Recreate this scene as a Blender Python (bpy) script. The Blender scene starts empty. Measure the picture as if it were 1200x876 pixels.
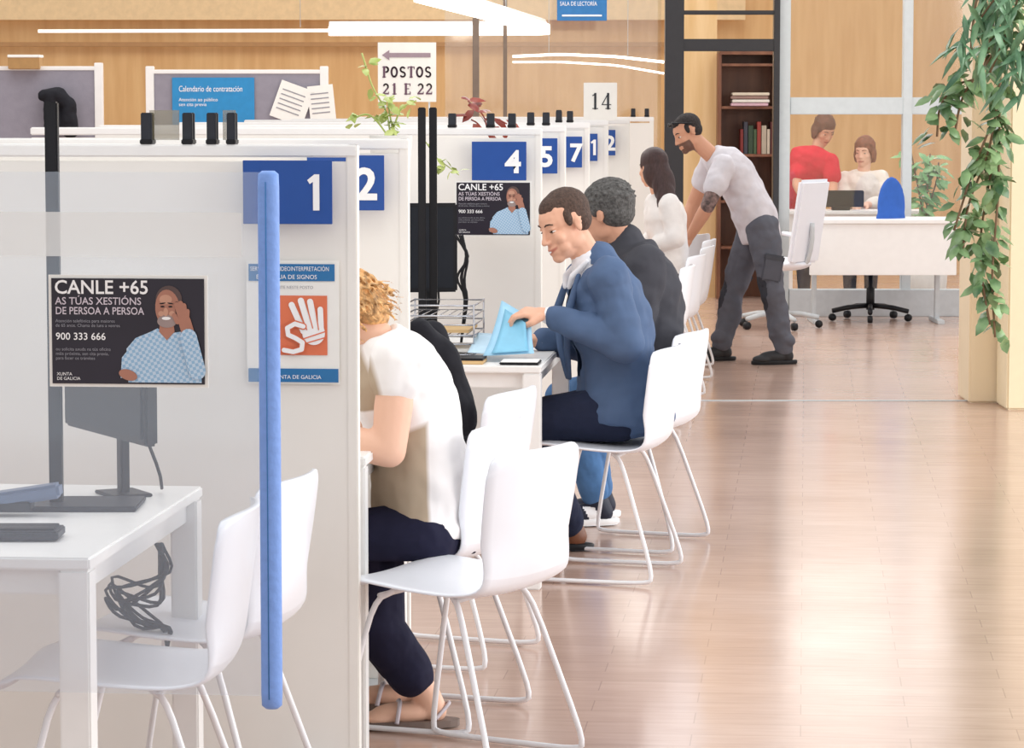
import bpy, bmesh, math, random
import numpy as np
from mathutils import Vector, Matrix
random.seed(7); np.random.seed(7)
SC=bpy.context.scene
COL=SC.collection
try:
    SC.view_settings.view_transform='Standard'
    SC.view_settings.look='None'
except Exception: pass
F=3600.0; HC=1.6; TH=math.atan(319/F); CT,ST=math.cos(TH),math.sin(TH)
A=math.atan(343/F)
def ray(px,py):
    xc=(px-600)/F; yc=(438-py)/F
    return Vector((xc,CT+yc*ST,-ST+yc*CT))
def W(px,py,Y):
    d=ray(px,py); d=d*(Y/d.y); return Vector((d.x,d.y,d.z+HC))
def PX(px,Y,py=400): return W(px,py,Y).x
# ---------------- camera
cam=bpy.data.objects.new('camera',bpy.data.cameras.new('camera')); COL.objects.link(cam)
cam.location=(0,0,HC); cam.rotation_euler=(math.pi/2-TH,0,0)
cam.data.sensor_width=36; cam.data.lens=F/1200*36; cam.data.clip_end=200
SC.camera=cam
# ---------------- materials
def lin(c):
    o=[]
    for v in c[:3]:
        v=v/255.0
        o.append(v/12.92 if v<=0.04045 else ((v+0.055)/1.055)**2.4)
    return (o[0],o[1],o[2],1)
MATS={}
def mat(name,c,rough=0.5,metal=0,noise=0.04,scale=20,bump=0,bscale=None,emit=0,spec=0.5,stretch=(1,1,1)):
    if name in MATS: return MATS[name]
    m=bpy.data.materials.new(name); m.use_nodes=True
    nt=m.node_tree; b=nt.nodes['Principled BSDF']
    tc=nt.nodes.new('ShaderNodeTexCoord'); mp=nt.nodes.new('ShaderNodeMapping'); mp.inputs['Scale'].default_value=stretch
    nt.links.new(tc.outputs['Object'],mp.inputs[0])
    n=nt.nodes.new('ShaderNodeTexNoise'); n.inputs['Scale'].default_value=scale; n.inputs['Detail'].default_value=3
    nt.links.new(mp.outputs[0],n.inputs['Vector'])
    r=nt.nodes.new('ShaderNodeValToRGB')
    L=lin(c)
    r.color_ramp.elements[0].position=0.3; r.color_ramp.elements[1].position=0.7
    r.color_ramp.elements[0].color=tuple(max(0,x*(1-noise*2)) for x in L[:3])+(1,)
    r.color_ramp.elements[1].color=tuple(min(1,x*(1+noise)) for x in L[:3])+(1,)
    nt.links.new(n.outputs['Fac'],r.inputs[0]); nt.links.new(r.outputs[0],b.inputs['Base Color'])
    b.inputs['Roughness'].default_value=rough; b.inputs['Metallic'].default_value=metal
    b.inputs['Specular IOR Level'].default_value=spec
    if emit:
        nt.links.new(r.outputs[0],b.inputs['Emission Color']); b.inputs['Emission Strength'].default_value=emit
    if bump:
        n2=nt.nodes.new('ShaderNodeTexNoise'); n2.inputs['Scale'].default_value=bscale or scale; n2.inputs['Detail'].default_value=2
        nt.links.new(mp.outputs[0],n2.inputs['Vector'])
        bp=nt.nodes.new('ShaderNodeBump'); bp.inputs['Strength'].default_value=bump; bp.inputs['Distance'].default_value=0.03
        nt.links.new(n2.outputs['Fac'],bp.inputs['Height']); nt.links.new(bp.outputs[0],b.inputs['Normal'])
    MATS[name]=m; return m
def patmat(name,c1,c2,lo=-.006,hi=.006,rough=.85,bump=.3):
    m=mat(name,c1,rough,noise=.03,scale=40,bump=bump,bscale=10,spec=.2); nt=m.node_tree; b=nt.nodes['Principled BSDF']
    at=nt.nodes.new('ShaderNodeAttribute'); at.attribute_name='pat'
    mr=nt.nodes.new('ShaderNodeMapRange'); mr.inputs[1].default_value=lo; mr.inputs[2].default_value=hi
    nt.links.new(at.outputs['Fac'],mr.inputs[0])
    mx=nt.nodes.new('ShaderNodeMix'); mx.data_type='RGBA'; mx.inputs[6].default_value=lin(c1); mx.inputs[7].default_value=lin(c2)
    nt.links.new(mr.outputs[0],mx.inputs[0]); nt.links.new(mx.outputs[2],b.inputs['Base Color']); return m
def glassmat(name,tint,veil,gloss=0.06):
    m=bpy.data.materials.new(name); m.use_nodes=True; nt=m.node_tree
    for n in list(nt.nodes): nt.nodes.remove(n)
    o=nt.nodes.new('ShaderNodeOutputMaterial'); t=nt.nodes.new('ShaderNodeBsdfTransparent'); t.inputs[0].default_value=(1,1,1,1)
    d=nt.nodes.new('ShaderNodeBsdfDiffuse'); d.inputs[0].default_value=lin(tint)
    g=nt.nodes.new('ShaderNodeBsdfGlossy'); g.inputs['Roughness'].default_value=0.05
    a=nt.nodes.new('ShaderNodeMixShader'); a.inputs[0].default_value=veil
    b=nt.nodes.new('ShaderNodeMixShader'); b.inputs[0].default_value=gloss
    nt.links.new(t.outputs[0],a.inputs[1]); nt.links.new(d.outputs[0],a.inputs[2])
    nt.links.new(a.outputs[0],b.inputs[1]); nt.links.new(g.outputs[0],b.inputs[2]); nt.links.new(b.outputs[0],o.inputs[0])
    return m
WHITE=mat('white_laminate',(244,243,241),0.35,noise=0.01)
PANEL=mat('panel_white',(243,240,234),0.55,noise=0.02,scale=3)
CHW=mat('chair_white',(238,241,248),0.3,noise=0.005)
TUBE=mat('tube_white',(240,240,243),0.25,noise=0.01)
BLUE=mat('sign_blue',(24,76,156),0.4,noise=0.02)
BLUE2=mat('band_blue',(40,116,174),0.4,noise=0.02)
SKYB=mat('poster_blue',(40,140,200),0.4,noise=0.03)
PRINTW=mat('print_white',(250,250,250),0.5,noise=0.0)
BLACK=mat('matte_black',(26,26,30),0.45,noise=0.05,spec=.3)
DARK=mat('dark_grey',(48,51,58),0.5,noise=0.05,spec=.3)
GREY=mat('mid_grey',(150,150,158),0.5,noise=0.04)
LGREY=mat('light_grey',(200,205,208),0.5,noise=0.03)
ORANGE=mat('print_orange',(230,122,84),0.5,noise=0.02)
FOAM=mat('blue_foam',(124,162,230),0.6,noise=0.03,scale=60,bump=0.1)
PAPER=mat('paper_white',(246,245,240),0.7,noise=0.01)
CHROME=mat('steel',(190,190,195),0.25,metal=0.9)
GLASSV=glassmat('veiled_glass',(212,230,252),0.10)
FROST=glassmat('frosted_band',(244,244,242),0.42)
GLASSB=glassmat('partition_glass',(240,235,220),0.02,0.05)
GLASSM=glassmat('reflective_glass',(240,225,195),0.04,0.10)
# ---------------- mesh helpers
def mk(name,verts,faces,mats,parent=None,smooth=False,loc=None,rot=None):
    me=bpy.data.meshes.new(name); me.from_pydata([tuple(v) for v in verts],[],faces); me.update()
    if not isinstance(mats,(list,tuple)): mats=[mats]
    for m in mats: me.materials.append(m)
    if smooth: me.polygons.foreach_set('use_smooth',[True]*len(me.polygons))
    o=bpy.data.objects.new(name,me); COL.objects.link(o)
    if parent is not None: o.parent=parent
    if loc is not None: o.location=loc
    if rot is not None: o.rotation_euler=rot
    return o
def root(name,label,cat,loc,rz=0,group=None,kind=None):
    e=bpy.data.objects.new(name,None); COL.objects.link(e); e.location=loc; e.rotation_euler=(0,0,rz); e.empty_display_size=0.1
    e['label']=label; e['category']=cat
    if group: e['group']=group
    return e
def boxes(name,lst,m,parent=None,bevel=0.003,loc=None,rot=None,seg=2):
    bm=bmesh.new()
    for (cx,cy,cz,sx,sy,sz) in lst:
        r=bmesh.ops.create_cube(bm,size=1.0,matrix=Matrix.Translation((cx,cy,cz))@Matrix.Diagonal((sx,sy,sz,1)))
    if bevel: bmesh.ops.bevel(bm,geom=bm.edges[:],offset=bevel,segments=seg,affect='EDGES')
    me=bpy.data.meshes.new(name); bm.to_mesh(me); bm.free(); me.materials.append(m)
    o=bpy.data.objects.new(name,me); COL.objects.link(o)
    if parent is not None: o.parent=parent
    if loc is not None: o.location=loc
    if rot is not None: o.rotation_euler=rot
    return o
def chaikin(pts,n=2,closed=False,mx=.05):
    pts=[Vector(p) for p in pts]
    for _ in range(n):
        q=[] if closed else [pts[0]]
        rng=range(len(pts)) if closed else range(len(pts)-1)
        for i in rng:
            a=pts[i]; b=pts[(i+1)%len(pts)]
            d=(b-a).length; k=min(0.25,mx/max(d,1e-6))
            if k<0.02: q+= [a.lerp(b,.5)]; continue
            q+=[a.lerp(b,k),a.lerp(b,1-k)]
        if not closed: q.append(pts[-1])
        pts=q
    return pts
def tubegeo(pts,r,seg=8,closed=False):
    pts=[Vector(p) for p in pts]; V=[];Fc=[]; n=len(pts); prev=None
    rr=r if isinstance(r,(list,tuple)) else [r]*n
    for i,p in enumerate(pts):
        if closed: t=pts[(i+1)%n]-pts[i-1]
        else: t=pts[min(i+1,n-1)]-pts[max(i-1,0)]
        t.normalize()
        if prev is None:
            u=t.cross(Vector((0,0,1)))
            if u.length<0.1: u=t.cross(Vector((1,0,0)))
        else: u=prev-t*prev.dot(t)
        u.normalize(); prev=u; v=t.cross(u)
        for k in range(seg):
            a=2*math.pi*k/seg; V.append(p+(u*math.cos(a)+v*math.sin(a))*rr[i])
    m=n if closed else n-1
    for i in range(m):
        for k in range(seg):
            a=i*seg+k;b=i*seg+(k+1)%seg;c=((i+1)%n)*seg+(k+1)%seg;d=((i+1)%n)*seg+k
            Fc.append((a,b,c,d))
    if not closed:
        Fc.append(tuple(range(seg))[::-1]); Fc.append(tuple((n-1)*seg+k for k in range(seg)))
    return V,Fc
def tube(name,pts,r,m,parent=None,sm=2,closed=False,seg=8,mx=.05):
    if sm: pts=chaikin(pts,sm,closed,mx)
    V,Fc=tubegeo(pts,r,seg,closed)
    return mk(name,V,Fc,m,parent,True)
def tubes(name,lst,m,parent=None,sm=2):
    V=[];Fc=[]
    for pts,r in lst:
        if sm: pts=chaikin(pts,sm)
        v,f=tubegeo(pts,r); o=len(V); V+=v; Fc+=[tuple(i+o for i in q) for q in f]
    return mk(name,V,Fc,m,parent,True)
def lathe(name,prof,m,parent=None,seg=20,loc=None):
    V=[];Fc=[]
    for (r,z) in prof:
        for k in range(seg):
            a=2*math.pi*k/seg; V.append((r*math.cos(a),r*math.sin(a),z))
    for i in range(len(prof)-1):
        for k in range(seg):
            Fc.append((i*seg+k,i*seg+(k+1)%seg,(i+1)*seg+(k+1)%seg,(i+1)*seg+k))
    Fc.append(tuple(range(seg))[::-1]); Fc.append(tuple((len(prof)-1)*seg+k for k in range(seg)))
    return mk(name,V,Fc,m,parent,True,loc)
def evalmesh(o):
    dg=bpy.context.evaluated_depsgraph_get(); dg.update()
    return bpy.data.meshes.new_from_object(o.evaluated_get(dg))
def text(name,s,size,m,parent,loc,bold=0.012,align='LEFT',sx=1.0):
    c=bpy.data.curves.new('t','FONT'); c.body=s; c.size=size; c.align_x=align; c.offset=bold*size; c.resolution_u=3
    t=bpy.data.objects.new('t',c); COL.objects.link(t)
    me=evalmesh(t); bpy.data.objects.remove(t)
    me.materials.clear(); me.materials.append(m)
    o=bpy.data.objects.new(name,me); COL.objects.link(o); o.parent=parent; o.location=loc; o.rotation_euler=(math.pi/2,0,0); o.scale=(sx,1,1)
    return o
def flat(name,pts,m,parent,y=0):
    return mk(name,[(p[0],y,p[1]) for p in pts],[tuple(range(len(pts)))],m,parent)
def ell2(cx,cz,rx,rz,n=24,rot=0):
    o=[]
    for k in range(n):
        a=2*math.pi*k/n; x=rx*math.cos(a); z=rz*math.sin(a)
        o.append((cx+x*math.cos(rot)-z*math.sin(rot),cz+x*math.sin(rot)+z*math.cos(rot)))
    return o
def one(name,h,cx,z0,m,parent,y,t=1.0):
    flat(name,[(cx+.10*h*t,z0),(cx+.10*h*t,z0+h),(cx-.04*h,z0+h),(cx-.24*h,z0+.84*h),(cx-.17*h,z0+.73*h),(cx-.08*h*t,z0+.79*h),(cx-.08*h*t,z0)],m,parent,y)
# ---------------- setting
def struct(o): o['kind']='structure'; return o
def floor_mat():
    m=bpy.data.materials.new('floor_boards'); m.use_nodes=True; nt=m.node_tree; b=nt.nodes['Principled BSDF']
    tc=nt.nodes.new('ShaderNodeTexCoord')
    br=nt.nodes.new('ShaderNodeTexBrick'); br.inputs['Scale'].default_value=1.0
    br.inputs['Brick Width'].default_value=0.55; br.inputs['Row Height'].default_value=0.14; br.inputs['Mortar Size'].default_value=0.0018
    br.inputs['Color1'].default_value=lin((198,168,152)); br.inputs['Color2'].default_value=lin((190,160,144)); br.inputs['Mortar'].default_value=lin((174,146,132))
    nt.links.new(tc.outputs['Object'],br.inputs['Vector'])
    mp=nt.nodes.new('ShaderNodeMapping'); mp.inputs['Scale'].default_value=(1,6,1); nt.links.new(tc.outputs['Object'],mp.inputs[0])
    n=nt.nodes.new('ShaderNodeTexNoise'); n.inputs['Scale'].default_value=5; n.inputs['Detail'].default_value=6
    nt.links.new(mp.outputs[0],n.inputs['Vector'])
    mx=nt.nodes.new('ShaderNodeMix'); mx.data_type='RGBA'; mx.blend_type='OVERLAY'; mx.inputs[0].default_value=0.20
    nt.links.new(br.outputs['Color'],mx.inputs[6]); nt.links.new(n.outputs['Fac'],mx.inputs[7])
    nt.links.new(mx.outputs[2],b.inputs['Base Color'])
    n3=nt.nodes.new('ShaderNodeTexNoise'); n3.inputs['Scale'].default_value=1.6
    nt.links.new(tc.outputs['Object'],n3.inputs['Vector'])
    mr=nt.nodes.new('ShaderNodeMapRange'); mr.inputs[3].default_value=0.11; mr.inputs[4].default_value=0.24
    nt.links.new(n3.outputs['Fac'],mr.inputs[0]); nt.links.new(mr.outputs[0],b.inputs['Roughness'])
    b.inputs['Specular IOR Level'].default_value=.65
    n4=nt.nodes.new('ShaderNodeTexNoise'); n4.inputs['Scale'].default_value=9; nt.links.new(tc.outputs['Object'],n4.inputs['Vector'])
    bp=nt.nodes.new('ShaderNodeBump'); bp.inputs['Strength'].default_value=0.12; bp.inputs['Distance'].default_value=0.004
    nt.links.new(n4.outputs['Fac'],bp.inputs['Height']); nt.links.new(bp.outputs[0],b.inputs['Normal'])
    return m
def wood_mat(name,c1,c2,pan=1.2,rough=0.4):
    m=bpy.data.materials.new(name); m.use_nodes=True; nt=m.node_tree; b=nt.nodes['Principled BSDF']
    tc=nt.nodes.new('ShaderNodeTexCoord'); mp=nt.nodes.new('ShaderNodeMapping'); mp.inputs['Scale'].default_value=(6,6,0.6)
    nt.links.new(tc.outputs['Object'],mp.inputs[0])
    n=nt.nodes.new('ShaderNodeTexNoise'); n.inputs['Scale'].default_value=2; n.inputs['Detail'].default_value=5
    nt.links.new(mp.outputs[0],n.inputs['Vector'])
    r=nt.nodes.new('ShaderNodeValToRGB'); r.color_ramp.elements[0].position=.3; r.color_ramp.elements[1].position=.7
    r.color_ramp.elements[0].color=lin(c1); r.color_ramp.elements[1].color=lin(c2)
    nt.links.new(n.outputs['Fac'],r.inputs[0]); nt.links.new(r.outputs[0],b.inputs['Base Color']); b.inputs['Roughness'].default_value=rough
    return m
WOOD=wood_mat('wood_wall',(206,160,104),(222,182,126))
WOOD2=wood_mat('wood_dark',(110,68,48),(138,92,66))
WOOD3=wood_mat('wood_pale',(214,176,122),(230,198,150))
fl=boxes('floor',[(0,14,-0.05,22,34,0.1)],floor_mat(),bevel=0,rot=(0,0,-A)); struct(fl)
struct(boxes('wall_back',[(0,28.6,2.4,16,0.2,4.8)],WOOD,bevel=0))
GLOW=mat('added_glow',(255,252,248),.5,noise=0,emit=2.0)
for i,x in enumerate((-4.6,-1.9,.8,3.5,6.2)):
    struct(boxes('window_%d'%(i+3),[(x,28.48,3.5,2.2,.02,1.4)],GLOW,bevel=0))  # unseen glowing panels added so the floor catches bright reflections
CREAM=mat('cream_plaster',(246,228,196),0.6,noise=0.02,scale=2)
x0=PX(1136,16.3); struct(boxes('wall_right',[(x0+0.7,16.5,2.0,1.4,0.4,4.0)],CREAM,bevel=0.01))
x1=PX(1178,16.0); struct(boxes('trim_1',[(x1+0.6,16.1,2.0,1.2,0.35,4.0)],mat('cream_bright',(252,236,200),0.6,noise=0.01),bevel=0.01))
struct(boxes('trim_2',[(PX(1010,16.4),16.42,0.002,2.2,0.035,0.004)],LGREY,bevel=0.001))
GY=23.0
def gx(px): return PX(px,GY,200)
struct(boxes('wall_glazed',[((gx(925)+gx(1150))/2,GY,0.10,gx(1150)-gx(925),0.16,0.20)],LGREY,bevel=0.005))
def zz(py,Y): return W(600,py,Y).z
struct(boxes('trim_3',[((gx(925)+gx(1150))/2,GY,(zz(114,GY)+zz(134,GY))/2,gx(1150)-gx(925),0.08,zz(114,GY)-zz(134,GY)),
                       (gx(1062),GY,2.0,0.07,0.1,4.0),(gx(916),GY,2.0,0.11,0.12,4.0)],mat('rail_grey',(205,212,214),0.4,noise=0.02),bevel=0.004))
struct(boxes('window_1',[((gx(925)+gx(1150))/2,GY+0.01,2.1,gx(1150)-gx(925),0.01,3.8)],GLASSB,bevel=0))
struct(boxes('door_1',[(gx(789),GY-0.05,2.0,0.14,0.12,4.0),(gx(908),GY-0.05,2.0,0.045,0.12,4.0),
        ((gx(789)+gx(908))/2,GY-0.05,(zz(46,GY)+zz(60,GY))/2,gx(908)-gx(789),0.1,0.09),
        ((gx(789)+gx(908))/2,GY-0.05,zz(15,GY),gx(908)-gx(789),0.1,0.03)],mat('door_black',(44,44,48),0.35),bevel=0.004))
struct(boxes('wall_inner',[((gx(796)+gx(846))/2+0.05,25.2,2.0,0.42,0.1,4.0)],WOOD3,bevel=0))
struct(boxes('window_2',[((gx(520)+gx(778))/2,GY+0.5,2.0,gx(778)-gx(520),0.01,4.0)],GLASSM,bevel=0))
struct(boxes('trim_4',[(PX(558,GY+.5),GY+0.5,2,0.05,0.06,4),(PX(592,GY+.5),GY+0.5,2,0.03,0.06,4)],mat('mullion',(120,104,92),.5),bevel=0.003))
struct(boxes('trim_5',[((gx(0)+gx(778))/2,28.3,zz(8,28.3),gx(778)-gx(0)+2,0.06,0.24)],mat('beam_cream',(226,196,150),0.5),bevel=0.003))
struct(boxes('trim_6',[((gx(0)+gx(778))/2,28.4,zz(52,28.4),gx(778)-gx(0)+2,0.06,0.04)],mat('groove_brown',(176,132,84),0.5),bevel=0.003))
# ---------------- partition panels
PAN=[(1,418,500,285,188,262,'1',0.82),(2,478,432,360,182,246,'2',0.77),(4,634,304,553,166,211,'4',0.76),(5,662,277,595,162,203,'5',0.78),
     (7,690,243,631,160,196,'7',0.86),(8,712,215,655,157,188,'1',0.92),(9,737,200,679,152,182,'2',0.86),(10,765,178,0,0,0,'',0)]
for (k,px,S,sx,sy0,sy1,ch,fr) in PAN:
    Y=F/S
    p=W(px,300,Y)
    lab={1:'large white partition panel carrying blue number one sign',2:'white partition panel with blue number two sign',4:'white partition panel with blue number four sign'}.get(k,'white partition panel between service counters')
    e=root('partition_panel',lab,'partition',(p.x,Y,0),-A,group='partition panels')
    L=2.3 if k<3 else 2.0
    boxes('panel',[(-L/2,0.02,0.74,L,0.036,1.44)],PANEL,e,0.002)
    boxes('top_cap',[(-L/2,0.02,1.485,L+0.004,0.045,0.03)],WHITE,e,0.004)
    boxes('end_post',[(-0.012,0.02,0.75,0.026,0.04,1.5)],PANEL,e,0.003)
    boxes('foot',[(-0.1,0.02,0.01,0.08,0.3,0.02)],LGREY,e,0.003)
    boxes('foot',[(-L+0.1,0.02,0.01,0.08,0.3,0.02)],LGREY,e,0.003)
    if ch:
        h=0.148; w=0.21
        c=W(sx,(sy0+sy1)/2,Y-0.02)
        sg=root('number_sign','blue rectangular sign with white number %s on partition'%ch,'sign',(c.x,c.y-0.002,c.z),-A,group='number signs')
        boxes('sign_plate',[(w/2,0.0,0,w,0.006,h)],BLUE,sg,0.001)
        if ch=='1': one('sign_digit',.084,w*fr,-.042,PRINTW,sg,-.005)
        else: text('sign_digit',ch,0.118,PRINTW,sg,(w*fr,-0.005,-0.043),0.03,'CENTER',sx=1.02)
def flatroot(name,label,cat,px0,px1,py0,py1,Y,rz=-A):
    c=W((px0+px1)/2,(py0+py1)/2,Y); w=(px1-px0)/F*Y; h=(py1-py0)/F*Y
    return root(name,label,cat,c,rz),w,h
def planeY(px,Y0,xr):
    x=PX(px,Y0); return Y0+(xr-x)*math.tan(A)
xr1=PX(418,7.2)
Yp=planeY(342,7.2,xr1)-0.008
r,w,h=flatroot('poster','white notice about sign language video interpreting with orange square','poster',288,398,305,450,Yp)
boxes('paper_sheet',[(0,0.003,0,w,0.002,h)],PAPER,r,0)
def fx(px,a=288,b=398): return ((px-a)/(b-a)-0.5)*w
def fz(py,a=305,b=450): return (0.5-(py-a)/(b-a))*h
def rect(name,a,b,c,d,m,y): return flat(name,[(fx(a),fz(d)),(fx(b),fz(d)),(fx(b),fz(c)),(fx(a),fz(c))],m,r,y)
rect('blue_band',291,393,309,329,BLUE2,-0.0)
text('printed_text','SERVIZO DE VIDEOINTERPRETACIÓN',0.0145,PRINTW,r,(fx(293),-0.002,fz(317)),0.0,sx=0.77)
text('printed_text','EN LINGUA DE SIGNOS',0.0145,PRINTW,r,(fx(300),-0.002,fz(326.5)),0.0,sx=0.95)
text('printed_text','PREGUNTE NESTE POSTO',0.010,GREY,r,(fx(310),-0.002,fz(338)),0.0)
rect('orange_square',326,384,346,416,ORANGE,-0.0)
def capsule2(x0,z0,x1,z1,r0,n=8):
    d=Vector((x1-x0,z1-z0)); a=math.atan2(d.y,d.x); o=[]
    for k in range(n+1):
        t=a+math.pi/2+math.pi*k/n; o.append((x0+r0*math.cos(t),z0+r0*math.sin(t)))
    for k in range(n+1):
        t=a-math.pi/2+math.pi*k/n; o.append((x1+r0*math.cos(t),z1+r0*math.sin(t)))
    return o
def multi(name,L,m,parent,y0):
    V=[];Fc=[]
    for i,pts in enumerate(L):
        o=len(V); V+=[(p[0],y0-.00015*i,p[1]) for p in pts]; Fc.append(tuple(range(o,o+len(pts))))
    return mk(name,V,Fc,m,parent)
cp=lambda a,b,c,d,q:capsule2(fx(a),fz(b),fx(c),fz(d),q)
multi('hand_mark',[cp(356,388,342,357,.0072),cp(363,384,353,352,.0074),cp(370,384,364,353,.0072),cp(377,388,376,362,.0066),ell2(fx(368),fz(390),.027,.028)],PRINTW,r,-.002)
multi('hand_gap_line',[cp(360,386,348,358,.0013),cp(367,384,359,354,.0013),cp(374,386,370,360,.0013),cp(352,398,382,388,.0014),cp(352,404,382,395,.0014)],ORANGE,r,-.0032)
SP=[(356,382),(346,379),(337,384),(338,392),(347,396),(355,401),(354,409),(344,412),(333,410)]
multi('letter_outline',[cp(*SP[i],*SP[i+1],.0082) for i in range(len(SP)-1)],ORANGE,r,-.0042)
multi('letter_mark',[cp(*SP[i],*SP[i+1],.0054) for i in range(len(SP)-1)],PRINTW,r,-.0058)
rect('blue_band',290,397,432,448,BLUE2,-0.0)
text('printed_text','XUNTA DE GALICIA',0.013,PRINTW,r,(fx(318),-0.002,fz(444)),0.0)
# ---------------- CANLE poster
SKINP=mat('print_skin',(178,124,104),0.6); SKINH=mat('print_skin_light',(206,156,132),.6); HAIRP=mat('print_hair',(92,74,72),0.6)
PINKT=mat('print_textgrey',(215,205,215),0.6)
def checks():
    m=bpy.data.materials.new('print_checked_shirt'); m.use_nodes=True; nt=m.node_tree; b=nt.nodes['Principled BSDF']
    tc=nt.nodes.new('ShaderNodeTexCoord'); mp=nt.nodes.new('ShaderNodeMapping'); mp.inputs['Rotation'].default_value=(0,0.2,0); mp.inputs['Location'].default_value=(0,0.013,0)
    ck=nt.nodes.new('ShaderNodeTexChecker'); ck.inputs['Scale'].default_value=170
    ck.inputs[1].default_value=lin((150,190,222)); ck.inputs[2].default_value=lin((196,218,238))
    nt.links.new(tc.outputs['Object'],mp.inputs[0]); nt.links.new(mp.outputs[0],ck.inputs[0]); nt.links.new(ck.outputs[0],b.inputs['Base Color']); b.inputs['Roughness'].default_value=0.6
    return m
CHK=checks()
POSTBG=mat('poster_dark',(36,30,44),0.35,noise=0.1,scale=8)
def canle(px0,px1,py0,py1,Y,label):
    r,w,h=flatroot('poster',label,'poster',px0,px1,py0,py1,Y)
    boxes('poster_sheet',[(0,0.004,0,w*1.02,0.003,h*1.03)],PAPER,r,0)
    X=lambda u:(u-0.5)*w
    Z=lambda v:(0.5-v)*h
    flat('dark_ground',[(X(0.01),Z(0.985)),(X(0.99),Z(0.985)),(X(0.99),Z(0.015)),(X(0.01),Z(0.015))],POSTBG,r,0.0)
    k=w/0.297
    flat('printed_arm',[(X(.45),Z(.93)),(X(.46),Z(.74)),(X(.54),Z(.60)),(X(.58),Z(.70)),(X(.56),Z(.93))],CHK,r,-0.0012)
    flat('printed_shirt',[(X(.50),Z(.97)),(X(.49),Z(.66)),(X(.55),Z(.56)),(X(.65),Z(.50)),(X(.69),Z(.47)),(X(.75),Z(.52)),(X(.84),Z(.50)),(X(.93),Z(.58)),(X(.97),Z(.74)),(X(.97),Z(.97))],CHK,r,-0.001)
    flat('printed_neck',[(X(.70),Z(.50)),(X(.71),Z(.38)),(X(.79),Z(.38)),(X(.80),Z(.50)),(X(.75),Z(.58))],SKINP,r,-0.0015)
    flat('printed_ear',ell2(X(.815),Z(.30),0.006*k,0.010*k),SKINP,r,-0.0017)
    flat('printed_hair',ell2(X(.765),Z(.205),0.025*k,0.026*k),HAIRP,r,-0.0018)
    flat('printed_face',ell2(X(.757),Z(.29),0.0235*k,0.036*k,rot=.08),SKINP,r,-0.002)
    flat('printed_highlight',ell2(X(.745),Z(.205),0.012*k,0.009*k),SKINH,r,-0.0022)
    flat('printed_beard',ell2(X(.752),Z(.405),0.0185*k,0.012*k),mat('print_beard',(158,140,136),0.6),r,-0.0023)
    flat('printed_cheek',ell2(X(.715),Z(.335),0.0055*k,0.005*k),SKINH,r,-0.0024)
    flat('printed_cheek',ell2(X(.785),Z(.335),0.0055*k,0.005*k),SKINH,r,-0.0024)
    flat('printed_nose',ell2(X(.745),Z(.32),0.0045*k,0.008*k),SKINH,r,-0.0025)
    flat('printed_mouth',ell2(X(.748),Z(.378),0.0085*k,0.003*k),PRINTW,r,-0.0026)
    for u in (.725,.775):
        flat('printed_eye',ell2(X(u),Z(.27),0.004*k,0.0016*k),BLACK,r,-0.0026); flat('printed_brow',ell2(X(u),Z(.24),0.006*k,0.0012*k,rot=(u-.75)*-6),BLACK,r,-0.0026)
    V2=[];F2=[]
    for i,(a,b,c,d,rr) in enumerate([(.84,.37,.815,.25,.0048),(.855,.38,.84,.24,.005),(.87,.39,.862,.26,.0048),(.88,.41,.885,.31,.0042),(.865,.40,.885,.50,.012),(.82,.41,.80,.35,.0045)]):
        pts=capsule2(X(a),Z(b),X(c),Z(d),rr*k); o=len(V2); V2+=[(p[0],-0.0030-0.0001*i,p[1]) for p in pts]; F2.append(tuple(range(o,o+len(pts))))
    mk('printed_hand',V2,F2,SKINP,r)
    flat('printed_phone',capsule2(X(.825),Z(.40),X(.815),Z(.24),.0035*k),BLACK,r,-.0028)
    flat('printed_sleeve',capsule2(X(.89),Z(.55),X(.945),Z(.86),0.016*k),CHK,r,-0.0040)
    flat('printed_hand',ell2(X(.50),Z(.90),0.018*k,0.010*k,rot=-.3),SKINP,r,-0.0034)
    text('printed_text','CANLE +65',0.036*k,PRINTW,r,(X(.03),-0.002,Z(.155)),0.015,sx=1.0)
    text('printed_text','AS TÚAS XESTIÓNS',0.0195*k,PINKT,r,(X(.035),-0.002,Z(.255)),0.01,sx=.97)
    text('printed_text','DE PERSOA A PERSOA',0.0195*k,PINKT,r,(X(.035),-0.002,Z(.345)),0.01,sx=.88)
    text('printed_text','Atención telefónica para maiores\nde 65 anos. Chama de luns a venres',0.0085*k,GREY,r,(X(.035),-0.002,Z(.42)),0.0)
    text('printed_text','900 333 666',0.019*k,PRINTW,r,(X(.035),-0.002,Z(.58)),0.01)
    text('printed_text','ou solicita axuda na túa oficina\nmáis próxima, sen cita previa,\npara facer os trámites',0.0085*k,GREY,r,(X(.035),-0.002,Z(.68)),0.0)
    text('printed_text','XUNTA\nDE GALICIA',0.0085*k,PRINTW,r,(X(.04),-0.002,Z(.91)),0.0)
    return r
GYN=5.69
xg=PX(316,GYN)
gl=root('glass_screen','clear glass screen with frosted band shielding the desk','glass screen',(xg,GYN,0),-A)
boxes('glass_pane',[(-0.75,0,0.98,1.5,0.008,0.98)],GLASSV,gl,0)
z1=zz(249,GYN); z2=zz(301,GYN)
boxes('frosted_band',[(-0.77,-0.006,(z1+z2)/2,1.44,0.002,z1-z2)],FROST,gl,0)
boxes('support_post',[(-1.53,0,0.75,0.05,0.05,1.5)],LGREY,gl,0.003); boxes('support_foot',[(-1.53,-.2,0.01,0.1,0.4,0.02)],LGREY,gl,0.003)
zb0=zz(200,GYN); zb1=zz(829,GYN)
fo=root('foam_edge_guard','light blue foam tube guarding vertical glass edge','edge guard',(xg,GYN-0.004,(zb1)),0)
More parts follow.
